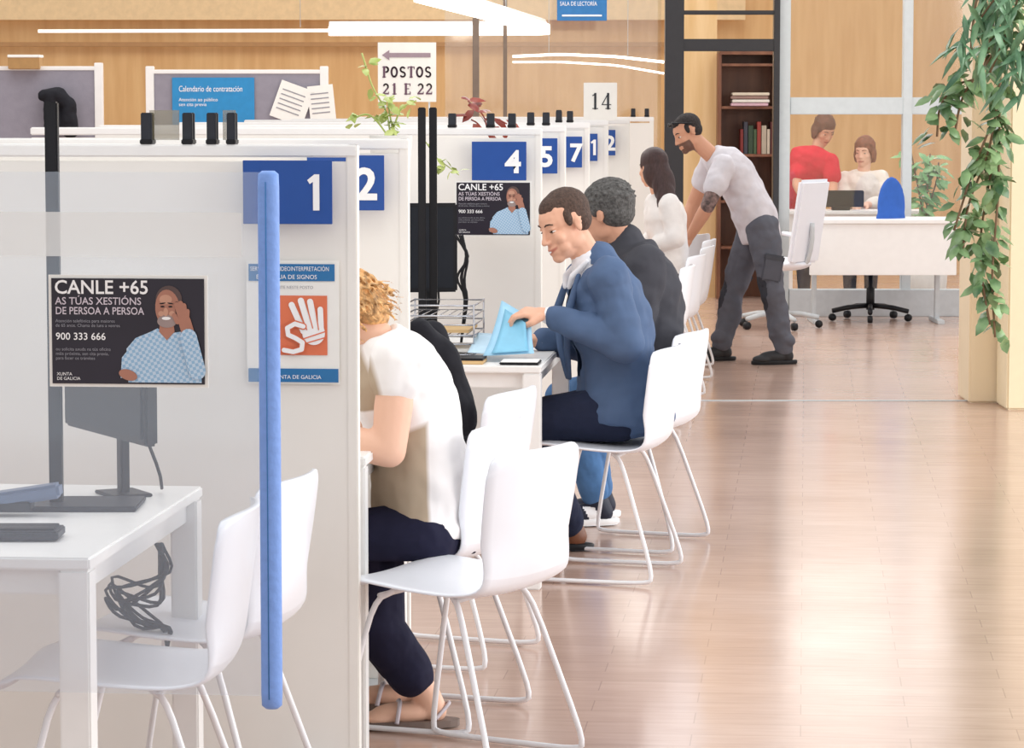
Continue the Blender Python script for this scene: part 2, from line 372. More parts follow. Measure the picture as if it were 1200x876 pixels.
lathe('foam_tube',[(0.012,0),(0.019,0.006),(0.020,0.03),(0.020,zb0-zb1-0.03),(0.019,zb0-zb1-0.006),(0.012,zb0-zb1)],FOAM,fo)
tube('seam',[(-0.004,-0.0202,0.02),(-0.004,-0.0202,zb0-zb1-0.02)],0.0010,BLUE2,fo,0)
canle(57,243,324,452,GYN-0.03,'landscape poster of phone helpline fixed to glass screen')
canle(534,622,213,276,11.70,'small landscape helpline poster hung below number four')
# ---------------- desks
def desk(px,Y,L,Wd,label,zt=0.74):
    p=W(px,500,Y); e=root('desk',label,'desk',(p.x,Y,0),-A)
    boxes('tabletop',[(-Wd/2,L/2,zt-0.0125,Wd,L,0.025)],WHITE,e,0.004)
    boxes('apron',[(-Wd/2,0.035,zt-0.05,Wd-0.08,0.02,0.05),(-Wd/2,L-0.035,zt-0.05,Wd-0.08,0.02,0.05),(-0.035,L/2,zt-0.05,0.02,L-0.08,0.05),(-Wd+0.035,L/2,zt-0.05,0.02,L-0.08,0.05)],WHITE,e,0.002)
    for (x,y) in [(-0.032,0.032),(-0.032,L-0.032),(-Wd+0.032,0.032),(-Wd+0.032,L-0.032)]:
        boxes('leg',[(x,y,(zt-0.025)/2,0.06,0.06,zt-0.025)],WHITE,e,0.004)
    return e
desk(103,5.76,1.10,1.10,'white office desk behind a glass screen')
desk(428,7.42,0.8,1.2,'white desk where the blonde visitor sits')
desk(634,10.0,1.25,1.0,'white desk where the man in blazer sits')
# ---------------- visitor chairs
def catmull(P,n):
    out=[]; P=[Vector(p) for p in P]
    Q=[P[0]*2-P[1]]+P+[P[-1]*2-P[-2]]
    for i in range(1,len(Q)-2):
        for k in range(n):
            t=k/n; a,b,c,d=Q[i-1],Q[i],Q[i+1],Q[i+2]
            out.append(0.5*((2*b)+(-a+c)*t+(2*a-5*b+4*c-d)*t*t+(-a+3*b-3*c+d)*t*t*t))
    out.append(P[-1]); return out
PROF=[(.235,.428,.185),(.222,.446,.212),(.15,.452,.226),(0,.438,.228),(-.12,.434,.218),(-.185,.455,.205),(-.216,.52,.203),(-.232,.62,.214),(-.243,.70,.219),(-.249,.745,.217),(-.252,.772,.208),(-.254,.785,.188)]
PR=catmull(PROF,4)
def shell(i0,i1):
    nu=17; V=[];Fc=[]
    for side in (0,1):
        for i in range(i0,i1+1):
            y,z,w=PR[i]; s=min(1,max(0,(z-.44)/.12)) if y<-.1 else 0
            a=PR[max(i-1,0)];b=PR[min(i+1,len(PR)-1)]; t=Vector((b[0]-a[0],b[1]-a[1])).normalized(); nrm=Vector((t.y,-t.x))
            for k in range(nu):
                u=-1+2*k/(nu-1)
                yy=y+s*0.04*u*u; zc=z+(1-s)*0.014*u*u-(0.008*u**4 if z>.74 else 0)-(0.006*u**4 if y>.2 else 0)
                off=-0.006 if side==0 else 0.006
                e=1-abs(u)**8*0.6
                V.append((u*w,yy-nrm.x*off*e*(-1),zc-nrm.y*off*e*(-1)))
    n=(i1-i0+1)*nu
    for i in range(i1-i0):
        for k in range(nu-1):
            a=i*nu+k; q=(a,a+1,a+nu+1,a+nu); Fc.append(q); Fc.append(tuple(j+n for j in q[::-1]))
    rows=i1-i0
    for i in range(rows):
        for k in (0,nu-1):
            a=i*nu+k; q=(a,a+nu,a+nu+n,a+n); Fc.append(q if k==0 else q[::-1])
    for k in range(nu-1):
        for i in ((0,) if i0==0 else (rows,)):
            a=i*nu+k; q=(a,a+n,a+1+n,a+1); Fc.append(q if i==0 else q[::-1])
    return V,Fc
SPL=22
def sledside(s,):
    return [(s*.135,.10,.432),(s*.175,.135,.41),(s*.225,.215,.03),(s*.226,.20,.011),(s*.226,-.20,.011),(s*.225,-.225,.03),(s*.165,-.10,.41),(s*.13,-.06,.43)]
proto=None
def chair(px,Y,yaw,label,group='white visitor chairs'):
    global proto
    x=PX(px,Y,700)
    e=root('visitor_chair',label,'chair',(x,Y,0),math.radians(90-yaw),group=group)
    if proto is None:
        parts=[mk('seat',*shell(0,SPL),CHW,e,True),mk('backrest',*shell(SPL,len(PR)-1),CHW,e,True)]
        for sd in (-1,1):
            v,f=tubegeo(chaikin(sledside(sd),2),0.0075,8); parts.append(mk('leg',v,f,TUBE,e,True))
        parts.append(tube('cross_rail',[(-.17,.12,.424),(.17,.12,.424)],.007,TUBE,e,0))
        parts.append(tube('cross_rail',[(-.15,-.08,.424),(.15,-.08,.424)],.007,TUBE,e,0))
        proto=parts
    else:
        for p in proto:
            q=p.copy(); q.parent=e; COL.objects.link(q)
    return e
chair(156,6.20,4,'white moulded chair with sled legs beside empty desk')
chair(230,6.74,14,'white moulded chair tucked near the partition')
chair(538,7.36,30,'empty white moulded chair with splayed sled legs')
chair(494,7.92,20,'white moulded chair the blonde visitor sits on')
chair(518,8.80,20,'white moulded chair beyond the blonde visitor')
chair(708,10.34,16,'white moulded chair under the man in blazer')
chair(742,11.05,20,'white moulded chair under the grey-haired man')
chair(752,15.4,10,'white chair by the far counters')
chair(768,16.5,16,'white chair by the far counters')
chair(782,17.5,12,'white chair by the far counters')
chair(786,18.35,12,'white chair the woman with long hair uses')
chair(778,19.1,25,'white chair the standing man leans on')
# ---------------- blob / people
CL=bpy.data.textures.new('wrinkle','CLOUDS'); CL.noise_scale=.09; CL.noise_depth=1
class Blob:
    def __init__(s): s.v=[]; s.f=[]
    def _add(s,V,Fc):
        o=len(s.v); s.v+= [tuple(v) for v in V]; s.f+=[tuple(i+o for i in q) for q in Fc]
    def ell(s,c,r,M=None,n=16,m=10):
        if not isinstance(r,(tuple,list,Vector)): r=(r,r,r)
        c=Vector(c); V=[];Fc=[]
        for i in range(1,m):
            t=math.pi*i/m
            for k in range(n):
                a=2*math.pi*k/n; p=Vector((r[0]*math.sin(t)*math.cos(a),r[1]*math.sin(t)*math.sin(a),r[2]*math.cos(t)))
                V.append(c+(M@p if M is not None else p))
        for i in range(m-2):
            for k in range(n): Fc.append((i*n+k,i*n+(k+1)%n,(i+1)*n+(k+1)%n,(i+1)*n+k))
        for sg,row in ((1,0),(-1,m-2)):
            p=Vector((0,0,sg*r[2])); V.append(c+(M@p if M is not None else p)); j=len(V)-1
            for k in range(n): Fc.append((j,row*n+k,row*n+(k+1)%n))
        s._add(V,Fc)
    def cap(s,p1,p2,r1,r2,n=14):
        p1=Vector(p1);p2=Vector(p2); t=(p2-p1)
        if t.length<1e-5: return s.ell(p1,r1)
        t.normalize(); u=t.orthogonal().normalized(); v=t.cross(u); R=[]
        for i in range(1,5): a=math.pi/2*i/4; R.append((p1-t*r1*math.cos(a),r1*math.sin(a)))
        for i in range(0,4): a=math.pi/2*i/4; R.append((p2+t*r2*math.sin(a),r2*math.cos(a)))
        s.loft([(c,u*r,v*r) for c,r in R],n)
    def path(s,L,n=14):
        for (a,ra),(b,rb) in zip(L[:-1],L[1:]): s.cap(a,b,ra,rb,n)
    def loft(s,R,n=18):
        V=[];Fc=[]
        for c,u,v in R:
            for k in range(n):
                a=2*math.pi*k/n; V.append(Vector(c)+u*math.cos(a)+v*math.sin(a))
        for i in range(len(R)-1):
            for k in range(n): Fc.append((i*n+k,i*n+(k+1)%n,(i+1)*n+(k+1)%n,(i+1)*n+k))
        Fc.append(tuple(range(n))); Fc.append(tuple((len(R)-1)*n+k for k in range(n)))
        s._add(V,Fc)
    def build(s,name,mats,origin,parent=None,voxel=0.006,smooth=4,matfn=None,mask=None,wr=0,zmin=None,field=None):
        if not isinstance(mats,(list,tuple)): mats=[mats]
        me=bpy.data.meshes.new('tmp'); me.from_pydata(s.v,[],s.f); me.update()
        o=bpy.data.objects.new('tmp',me); COL.objects.link(o)
        m=o.modifiers.new('r','REMESH'); m.mode='VOXEL'; m.voxel_size=voxel
        if smooth: m=o.modifiers.new('s','SMOOTH'); m.factor=0.5; m.iterations=smooth
        if wr:
            m=o.modifiers.new('d','DISPLACE'); m.texture=CL; m.strength=wr; m.mid_level=.32; m.texture_coords='LOCAL'
            m=o.modifiers.new('s2','SMOOTH'); m.factor=0.5; m.iterations=2
        nm=evalmesh(o); bpy.data.objects.remove(o); nm.name=name
        nm.materials.clear()
        for q in mats: nm.materials.append(q)
        nv=len(nm.vertices); P=np.zeros(nv*3); nm.vertices.foreach_get('co',P); P=P.reshape(-1,3)
        if zmin is not None:
            z0,xm=zmin; k=(P[:,2]<z0)&(P[:,2]>z0-.17)&(P[:,0]>xm); P[k,2]=z0+(P[k,2]-z0)*.04
            nm.vertices.foreach_set('co',P.reshape(-1)); nm.update()
        if field is not None:
            at=nm.attributes.new('pat','FLOAT','POINT'); at.data.foreach_set('value',np.asarray(field(P),dtype=np.float32))
        np_=len(nm.polygons); C=np.zeros(np_*3); nm.polygons.foreach_get('center',C); C=C.reshape(-1,3)
        if matfn is not None: nm.polygons.foreach_set('material_index',np.asarray(matfn(C),dtype=np.int32))
        nm.polygons.foreach_set('use_smooth',[True]*np_)
        if mask is not None:
            kill=np.where(mask(C))[0]; bm=bmesh.new(); bm.from_mesh(nm); bm.faces.ensure_lookup_table()
            bmesh.ops.delete(bm,geom=[bm.faces[i] for i in kill],context='FACES'); bm.to_mesh(nm); bm.free()
        nm.transform(Matrix.Translation(-Vector(origin))); nm.update()
        ob=bpy.data.objects.new(name,nm); COL.objects.link(ob)
        if parent is None: ob.location=origin
        else: ob.parent=parent
        return ob
def fr(fwd,up):
    y=Vector(fwd).normalized(); x=y.cross(Vector(up)).normalized(); z=x.cross(y); return Matrix((x,y,z)).transposed()
def head(b,c,M,s,smile=0):
    def E(p,r,tilt=0):
        MM=M if not tilt else M@Matrix.Rotation(tilt,3,'X')
        b.ell(c+M@(Vector(p)*s),tuple(q*s for q in r),MM)
    P=lambda x,y,z:c+M@(Vector((x,y,z))*s)
    E((0,-.012,.034),(.073,.090,.082)); E((0,.024,.028),(.062,.060,.058))
    E((0,.018,-.028),(.058,.066,.080)); E((0,.032,-.072),(.047,.050,.035),.12); E((0,.064,-.091),(.024,.022,.020))
    E((0,.060,.026),(.050,.024,.012)); E((0,.056,-.062),(.036,.034,.032))
    for x in (-1,1):
        E((x*.035,.056,-.026),(.024,.020,.022)); E((x*.043,.004,-.052),(.016,.034,.030)); E((x*.030,.045,-.060),(.024,.026,.026))
        E((x*.030,.0665,.0105),(.017,.0135,.0055)); E((x*.030,.0660,-.0060),(.015,.012,.0040))
        E((x*.073,-.008,-.006),(.007,.014,.024)); E((x*.077,-.013,.005),(.005,.011,.013))
    b.path([(P(0,.080,.014),.0068*s),(P(0,.091,-.012),.0075*s),(P(0,.098,-.029),.0098*s)])
    for x in (-1,1): E((x*.011,.089,-.033),(.008,.009,.007))
    up=.007*smile
    for x in (-1,1):
        b.cap(P(0,.0900,-.0565),P(x*(.018+.008*smile),.078-.004*smile,-.062+up),.0050*s,.0030*s)
        b.cap(P(0,.0870,-.0710-.002*smile),P(x*(.017+.008*smile),.077-.004*smile,-.0665+up),.0058*s,.0032*s)
def hair(b,c,M,s,g=0.004,locks=0,ls=.5,seed=3):
    E=lambda p,r:b.ell(c+M@(Vector(p)*s),tuple(q*s for q in r),M)
    E((0,-.020,.043),(.073+g,.086+g,.077+g)); E((0,.004,.064),(.057+g,.066+g,.048+g)); E((0,-.040,.004),(.067+g,.058+g,.054+g))
    for x in (-1,1): E((x*.065,.016,.026),(.009+g*.5,.014,.030))
    rnd=random.Random(seed)
    for i in range(locks):
        a=rnd.uniform(0,2*math.pi); t=rnd.uniform(0.0,1.5)
        p=Vector(((.073+g)*math.sin(t)*math.cos(a),-.020+(.086+g)*math.sin(t)*math.sin(a),.043+(.077+g)*math.cos(t)))
        if p.y>.045 and p.z<.088: continue
        E(p,(.012*ls,.017*ls,.007*ls))
def hand(b,w,d,n,side,curl=0.5,s=1.0):
    d=Vector(d).normalized(); n=Vector(n); n=(n-d*n.dot(d)).normalized(); l=d.cross(n)*side
    M=Matrix((l,d,n)).transposed()
    b.ell(w+d*.048*s,(.038*s,.050*s,.016*s),M); b.cap(w,w+d*.03*s,.024*s,.024*s)
    for i,(off,L) in enumerate([(.030,.072),(.010,.082),(-.011,.077),(-.031,.060)]):
        p=w+(d*(.084-abs(off-.005)*.25)+l*off)*s; ang=curl*(0.45+0.14*i)
        seg=[(p-d*.02*s,.0098*s)]; q=p; rr=[.0092,.0085,.0076,.0065]
        for k,fr_ in enumerate((0,.45,.30,.25)):
            if k>0:
                fd=(d*math.cos(ang)+n*math.sin(ang)+l*off*1.2).normalized(); q=q+fd*L*fr_*s; ang+=curl*0.8
            seg.append((q.copy(),rr[k]*s))
        b.path(seg)
    t0=w+(d*.022+l*.026)*s; t1=w+(d*.048+l*.048+n*.016)*s; t2=w+(d*.078+l*.044+n*.036)*s; t3=w+(d*.102+l*.028+n*.050)*s
    b.path([(t0,.015*s),(t1,.012*s),(t2,.0095*s),(t3,.0075*s)])
def spine(J,t):
    P=[J['pel'],J.get('mid',J['pel'].lerp(J['neck'],.5)),J['neck']]
    c=P[1]*2-(P[0]+P[2])*.5
    return P[0]*(1-t)**2+c*2*t*(1-t)+P[2]*t*t
RING=[(-.14,.10,.08),(-.05,.155,.115),(.05,.168,.12),(.2,.160,.115),(.38,.148,.108),(.55,.155,.115),(.7,.166,.12),(.82,.162,.108),(.92,.125,.082),(1.0,.068,.060)]
def torso(b,J,off=0,tmin=-.2,belly=0,extend=None,w=1.0,dp=1.0):
    hr=(J['hipR']-J['hipL']).normalized(); sr=(J['shR']-J['shL']).normalized(); R=[]
    RR=[r for r in RING if r[0]>=tmin]
    if extend: RR=[(-x,.155+g,.115+g) for x,g in extend]+[r for r in RR if r[0]>0]
    for t,rx,ry in RR:
        c=spine(J,t); T=(spine(J,t+.02)-spine(J,t-.02)).normalized(); lat=hr.lerp(sr,max(0,min(1,t)))
        lat=(lat-T*lat.dot(T)).normalized(); fr_=T.cross(lat)
        bb=belly*max(0,1-abs(t-.3)/.35)
        R.append((c+fr_*bb*.6,lat*(rx*w*J['s']+off),fr_*(ry*J['s']*dp+off+bb)))
    b.loft(R,24)
    c=spine(J,.86)
    for k in ('shL','shR'):
        b.cap(c,J[k],.062*J['s']+off,.052*J['s']+off)
def arm(b,J,k,off=0,t1=2.0,fat=1.0,soff=None):
    S,E_,Wr=J['sh'+k],J['el'+k],J['wr'+k]; s=J['s']*fat*J.get('fat',1)
    so=off if soff is None else soff
    L=[(S,.052*s+so)]
    if t1<=1:
        L+= [(S.lerp(E_,t1*.5),.05*s+off),(S.lerp(E_,t1),.047*s+off*1.3)]
    else:
        L+=[(S.lerp(E_,.5),.046*s+off),(E_,.040*s+off),(E_.lerp(Wr,.3),.040*s+off),(E_.lerp(Wr,t1-1),(.040-.014*(t1-1))*s+off)]
    b.path(L)
def leg(b,J,k,off=0,t1=2.0,fat=1.0):
    H,K,An=J['hip'+k],J['kn'+k],J['an'+k]; s=J['s']*fat
    back=(K-(H+An)*.5); back=back.normalized() if back.length>.03 else Vector((0,0,0))
    b.path([(H,.086*s+off),(H.lerp(K,.45),.074*s+off),(K,.056*s+off)])
    cal=K.lerp(An,.32)-back*.012
    if t1>1: b.path([(K,.056*s+off),(cal,.053*s+off),(K.lerp(An,t1-1),(.037 if t1>1.8 else .045)*s+max(off*1.2,off))])
def foot(b,J,k,s=1.0):
    An=J['an'+k]; d=J['fd'+k].normalized(); l=d.cross(Vector((0,0,1))).normalized(); u=l.cross(d); M=Matrix((l,d,u)).transposed()
    b.path([(An,.036*s),(An-d*.02*s-u*.04*s,.033*s)]); b.ell(An+d*.06*s-u*.045*s,(.038*s,.085*s,.028*s),M); b.ell(An+d*.12*s-u*.057*s,(.042*s,.055*s,.018*s),M)
def shoe(J,k,upper,sole,par,org,s=1.0,stripe=None,vox=.006):
    An=J['an'+k]; d=J['fd'+k].normalized(); l=d.cross(Vector((0,0,1))).normalized(); u=l.cross(d); M=Matrix((l,d,u)).transposed()
    b=Blob(); b.path([(An+u*.0,.046*s),(An-d*.02*s-u*.035*s,.042*s)]); b.ell(An+d*.055*s-u*.040*s,(.045*s,.10*s,.038*s),M); b.ell(An+d*.125*s-u*.052*s,(.048*s,.065*s,.026*s),M)
    mats=[upper]+([stripe] if stripe else [])
    def mf(C):
        q=(C-np.array(An))@np.array(M); return ((np.abs(q[:,1]-.05-q[:,2]*.6)<.022)&(q[:,2]<-.01)&(q[:,2]>-.06)).astype(int)
    b.build('shoe',mats,org,par,vox,3,mf if stripe else None)
    n=24;V=[];Fc=[]
    for lay,(z,g) in enumerate([(-.083,.94),(-.078,1),(-.062,1.0),(-.058,.95)]):
        for i in range(n):
            a=2*math.pi*i/n; yy=math.cos(a)*.142*g; xx=math.sin(a)*.047*g*(1+.12*math.cos(a))*(1-.12*abs(math.cos(2*a)))
            V.append(An-Vector(org)+M@(Vector((xx,yy+.055,z))*s))
    for i in range(3):
        for j in range(n): Fc.append((i*n+j,i*n+(j+1)%n,(i+1)*n+(j+1)%n,(i+1)*n+j))
    Fc.append(tuple(range(n))); Fc.append(tuple(3*n+j for j in range(n)))
    mk('shoe_sole',V,Fc,sole,par,True)
EYEW=mat('eye_white',(226,220,214),0.3); IRIS=mat('iris_dark',(40,28,22),0.2)
def body(J,label,skincol,org,name='person',vox=.006,beard=None,feet=False,curl=.5,w=1.0,zmin=None):
    b=Blob(); M=fr(J['hf'],J['hu']); c=J['head']; s=J.get('hs',1.0); sm=J.get('smile',0)
    head(b,c,M,s,sm)
    b.cap(c+M@(Vector((0,-.02,-.05))*s),J['neck'],.050*s,.052*s)
    torso(b,J,-.022,w=w*.97)
    for k in 'LR':
        arm(b,J,k,soff=-.012); leg(b,J,k,-.016)
        if feet: foot(b,J,k); b.cap(J['kn'+k].lerp(J['an'+k],.8),J['an'+k],.036,.036)
        else: b.cap(J['an'+k],J['an'+k]+J['fd'+k].normalized()*.06-Vector((0,0,.04)),.03,.02)
        hand(b,J['wr'+k],J['hd'+k],J['pn'+k],J.get('side'+k,1 if k=='L' else -1),J.get('curl'+k,curl),1.0)
    Mi=np.array(M); ca=np.array(c)
    sk=patmat('skin_'+label[:24].replace(' ','_'),skincol,tuple(int(x*(.80 if i==0 else .64)) for i,x in enumerate(skincol)) if beard is None else beard,-.003,.003,rough=.5,bump=0)
    sk.node_tree.nodes['Principled BSDF'].inputs['Specular IOR Level'].default_value=.35
    def fld(P):
        q=(P-ca)@Mi/s
        zc=-.0640+sm*.007*np.minimum(1.3,np.abs(q[:,0])/.024)**1.5
        lip=np.minimum(np.minimum(.0085-np.abs(q[:,2]-zc)-np.abs(q[:,0])*.16,.0235+.006*sm-np.abs(q[:,0])),(q[:,1]-.06))
        lip=np.where((q[:,1]>.05)&(np.abs(q[:,2])<.12),lip,-1.0)
        if beard is None: return lip
        bd=np.minimum(np.minimum(-.036-q[:,2],q[:,1]-.012-.25*(q[:,2]+.1)),np.minimum(q[:,2]+.128,.075-np.abs(q[:,0])))
        bd=np.where((lip>-.002),-1.0,bd)
        return bd
    o=b.build(name,[sk],org,None,vox,3,zmin=zmin,field=fld)
    o['label']=label; o['category']='person'
    er=J.get('eye',.0055)
    for x in (-1,1):
        pc=c+M@(Vector((x*.030,.0665,.001))*s); bb=Blob(); bb.ell(pc,(.0120*s,.0125*s,er*s),M,18,12)
        me=bpy.data.meshes.new('eye'); me.from_pydata([tuple(Vector(v)-Vector(org)) for v in bb.v],[],bb.f); me.materials.append(EYEW); me.materials.append(IRIS)
        for p in me.polygons:
            q=M.transposed()@(p.center+Vector(org)-pc)
            p.use_smooth=True; p.material_index=1 if (q.y>.002*s and abs(q.x)<.0078*s) else 0
        e=bpy.data.objects.new('eye',me); COL.objects.link(e); e.parent=o
        v,f=tubegeo([c+M@(Vector((x*a,y,z))*s)-Vector(org) for a,y,z in ((.013,.0815,.023),(.024,.081,.0275),(.036,.076,.0275),(.046,.067,.023))],[.0022*s,.003*s,.0028*s,.0016*s],6)
        mk('eyebrow',v,f,J['hair'],o,True)
    return o,M
def hairdo(J,M,par,org,mats,vox=.005,g=.004,locks=0,ls=.5,extra=None,smooth=3):
    b=Blob(); c=J['head']; s=J.get('hs',1.0)
    hair(b,c,M,s,g,locks,ls)
    if extra: extra(lambda p,r:b.ell(c+M@(Vector(p)*s),tuple(q*s for q in r),M),b)
    return b.build('hair',mats,org,par,vox,smooth)
def tq(J):
    up=(J['neck']-J['pel']).normalized(); r=(J['shR']-J['shL']); r=(r-up*r.dot(up)).normalized(); f=up.cross(r)
    return np.array(J['neck']),np.array(Matrix((r,f,up)).transposed())
SKIN=(230,178,150); SKIN2=(212,158,130); SKIN3=(236,190,164)
def cloth(name,c,bump=.5,bs=14,noise=.04): return mat(name,c,0.85,noise=noise,scale=14,bump=bump,bscale=bs,spec=.2)
V_=Vector
def Q(px,py,dd=0,D_=None): return W(px,py,(D if D_ is None else D_)+dd)
# --- Person A : blue blazer
D=10.45
JA=dict(head=Q(662,263,-.02),hf=V_((-.82,-.48,-.36)),hu=V_((-.28,-.05,1)),hs=1.02,s=1.03,smile=1,neck=Q(694,311),mid=Q(719,400),pel=Q(725,478),
  shL=Q(714,328,-.18),shR=Q(688,328,.18),elL=Q(733,402,-.22),elR=Q(690,405,.26),wrL=Q(642,369,-.16),wrR=Q(632,398,.16),
  hdL=V_((-.95,.05,.12)),pnL=V_((-.2,.3,-.9)),hdR=V_((-1,-.1,-.15)),pnR=V_((0,-.2,-1)),curlL=.85,eye=.0038,
  hipL=Q(722,484,-.09),hipR=Q(722,484,.1),knL=Q(616,495,-.05),knR=Q(612,495,.25),anL=Q(668,640,.45),anR=Q(640,640,.6),fdL=V_((-1,.1,0)),fdR=V_((-1,.1,0)))
for k in ('anL','anR'): JA[k].z=.087
JA['hair']=mat('hair_brown',(82,62,52),0.8,noise=.25,scale=120,bump=.25,bscale=160)
org=V_((JA['pel'].x,JA['pel'].y,0)); ZS=(.455,JA['knL'].x+.1)
pa,M=body(JA,'seated man in blue blazer smiling down at papers',SKIN,org,vox=.0042,curl=.55,zmin=ZS)
hairdo(JA,M,pa,org,JA['hair'],.004,.0015)
c=JA['head']
b=Blob(); b.path([(c+M@(V_((-.023,.0755,-.0585))*1.02),.0028),(c+M@(V_((0,.0890,-.0640))*1.02),.0048),(c+M@(V_((.023,.0755,-.0585))*1.02),.0028)]); b.build('teeth',PRINTW,org,pa,.0015,0)
b=Blob(); torso(b,JA,.000); b.cap(JA['neck'].lerp(JA['head'],.12),JA['neck']-V_((0,0,.03)),.062,.070)
for k in 'LR': arm(b,JA,k,.004,1.97,soff=-.004)
b.build('shirt',cloth('shirt_white',(244,244,248),.2),org,pa,.007,3,zmin=ZS)
BLZ=mat('blazer_blue',(80,101,134),0.75,noise=.03,scale=14,bump=.25,bscale=9,spec=.3)
b=Blob(); torso(b,JA,.018,extend=[(.10,.02),(.0,.02)])
for k in 'LR': arm(b,JA,k,.013,1.90)
b.cap(JA['neck']+V_((.02,0,.015)),JA['neck']+V_((.04,0,-.05)),.068,.086)
b.cap(JA['hipL']+V_((.06,0,.0)),JA['hipL'].lerp(JA['knL'],.42),.088,.082); b.cap(JA['hipR'],JA['hipR'].lerp(JA['knR'],.4),.09,.085)
b.cap(JA['pel']+V_((.05,0,-.0)),JA['pel']+V_((.12,0,-.03)),.10,.07)
o3,M3=tq(JA)
def mk_mask(C):
    q=(C-o3)@M3; return (q[:,1]>.015)&(np.abs(q[:,0])<.015+.24*(q[:,2]+.36))&(q[:,2]>-.36)
b.build('blazer',BLZ,org,pa,.006,5,mask=mk_mask,wr=.030,zmin=ZS)
def tw(x,f,u): return V_(o3)+Matrix(M3.tolist())@V_((x,f,u))
for x in (-1,1):
    b=Blob(); b.path([(tw(x*.085,.070,-.02),.010),(tw(x*.10,.128,-.13),.015),(tw(x*.055,.150,-.26),.012),(tw(x*.02,.152,-.36),.008)])
    b.build('lapel',BLZ,org,pa,.005,2)
    b=Blob(); b.path([(tw(x*.062,.03,.02),.010),(tw(x*.055,.085,-.02),.012),(tw(x*.035,.10,-.055),.008)]); b.build('shirt_collar',MATS['shirt_white'],org,pa,.004,2)
b=Blob(); w0=JA['wrL']; e0=JA['elL']; b.cap(w0.lerp(e0,.03),w0.lerp(e0,.12),.032,.034); b.build('shirt_cuff',MATS['shirt_white'],org,pa,.004,1)
b=Blob()
for k in 'LR': leg(b,JA,k,.014,1.95)
b.cap(JA['hipL'],JA['hipR'],.09,.09)
b.build('trousers',cloth('trousers_navy',(38,44,66),.5),org,pa,.007,4,wr=.012,zmin=ZS)
for k in 'LR': shoe(JA,k,mat('leather_brown',(120,74,50),.5),BLACK,pa,org)
# --- Person B
D=11.25
JB=dict(head=Q(711,251,0),hf=V_((-.85,.45,-.12)),hu=V_((-.1,0,1)),hs=1.04,s=1.05,neck=Q(738,291),mid=Q(757,375),pel=Q(750,455),
  shL=Q(758,312,-.17),shR=Q(735,310,.18),elL=Q(742,395,-.22),elR=Q(720,395,.24),wrL=Q(668,400,-.1),wrR=Q(668,400,.12),
  hdL=V_((-1,0,0)),pnL=V_((0,0,-1)),hdR=V_((-1,0,0)),pnR=V_((0,0,-1)),
  hipL=Q(748,460,-.09),hipR=Q(748,460,.1),knL=Q(680,466,.20),knR=Q(660,466,.3),anL=Q(702,580,.52),anR=Q(700,580,.30),fdL=V_((-1,-.45,0)),fdR=V_((-1,-.2,0)))
for k in ('anL','anR'): JB[k].z=.087
JB['anL']=W(704,578,11.75); JB['anL'].z=.087
JB['hair']=mat('hair_grey',(92,90,88),0.85,noise=.3,scale=90,bump=.3,bscale=120)
org=V_((JB['pel'].x,JB['pel'].y,0)); ZS=(.455,JB['knL'].x+.1)
pb,M=body(JB,'seated grey-haired man in dark jacket at the counter',SKIN2,org,vox=.006,zmin=ZS)
hairdo(JB,M,pb,org,JB['hair'],.0045,.007,locks=120,ls=.55)
b=Blob(); torso(b,JB,.018,extend=[(.10,.02),(.0,.02)])
for k in 'LR': arm(b,JB,k,.018,1.92)
b.cap(JB['neck'].lerp(JB['head'],.2),JB['neck']-V_((0,0,.04)),.064,.09)
b.build('jacket',cloth('jacket_charcoal',(70,70,76),.4,9),org,pb,.008,4,wr=.03,zmin=ZS)
b=Blob()
for k in 'LR': leg(b,JB,k,.012,1.9)
b.cap(JB['hipL'],JB['hipR'],.10,.10)
b.build('jeans',cloth('denim',(84,124,172),.5),org,pb,.008,4,wr=.012,zmin=ZS)
for k in 'LR': shoe(JB,k,mat('sneaker_navy',(28,34,54),.6),PRINTW,pb,org,stripe=PRINTW)
# --- Person C : blonde woman
D=7.80
JC=dict(head=Q(396,372,.02),hf=V_((-.85,.05,-.55)),hu=V_((-.55,0,.85)),hs=.96,s=.98,neck=Q(440,396),mid=Q(486,500),pel=Q(498,618),
  shL=Q(466,426,-.17),shR=Q(445,424,.17),elL=Q(456,528,-.22),elR=Q(420,512,.22),wrL=Q(345,502,-.16),wrR=Q(335,494,.12),
  hdL=V_((-1,.1,-.0)),pnL=V_((0,0,-1)),hdR=V_((-1,-.1,-.0)),pnR=V_((0,0,-1)),fat=1.10,
  hipL=Q(492,632,-.09),hipR=Q(492,632,.1),knL=Q(372,642,-.12),knR=Q(372,642,.14),anL=Q(500,815,-.02),anR=Q(480,815,.20),fdL=V_((-1,-.1,0)),fdR=V_((-1,.1,0)))
for k in ('anL','anR'): JC[k].z=.085
JC['hair']=mat('hair_blonde',(226,174,116),0.6,noise=.35,scale=60,bump=.3,bscale=90)
org=V_((JC['pel'].x,JC['pel'].y,0)); ZS=(.455,JC['knL'].x+.12)
pc,M=body(JC,'seated woman with wavy blonde hair, patterned tee and navy trousers',SKIN3,org,vox=.006,feet=True,w=1.0,zmin=ZS)
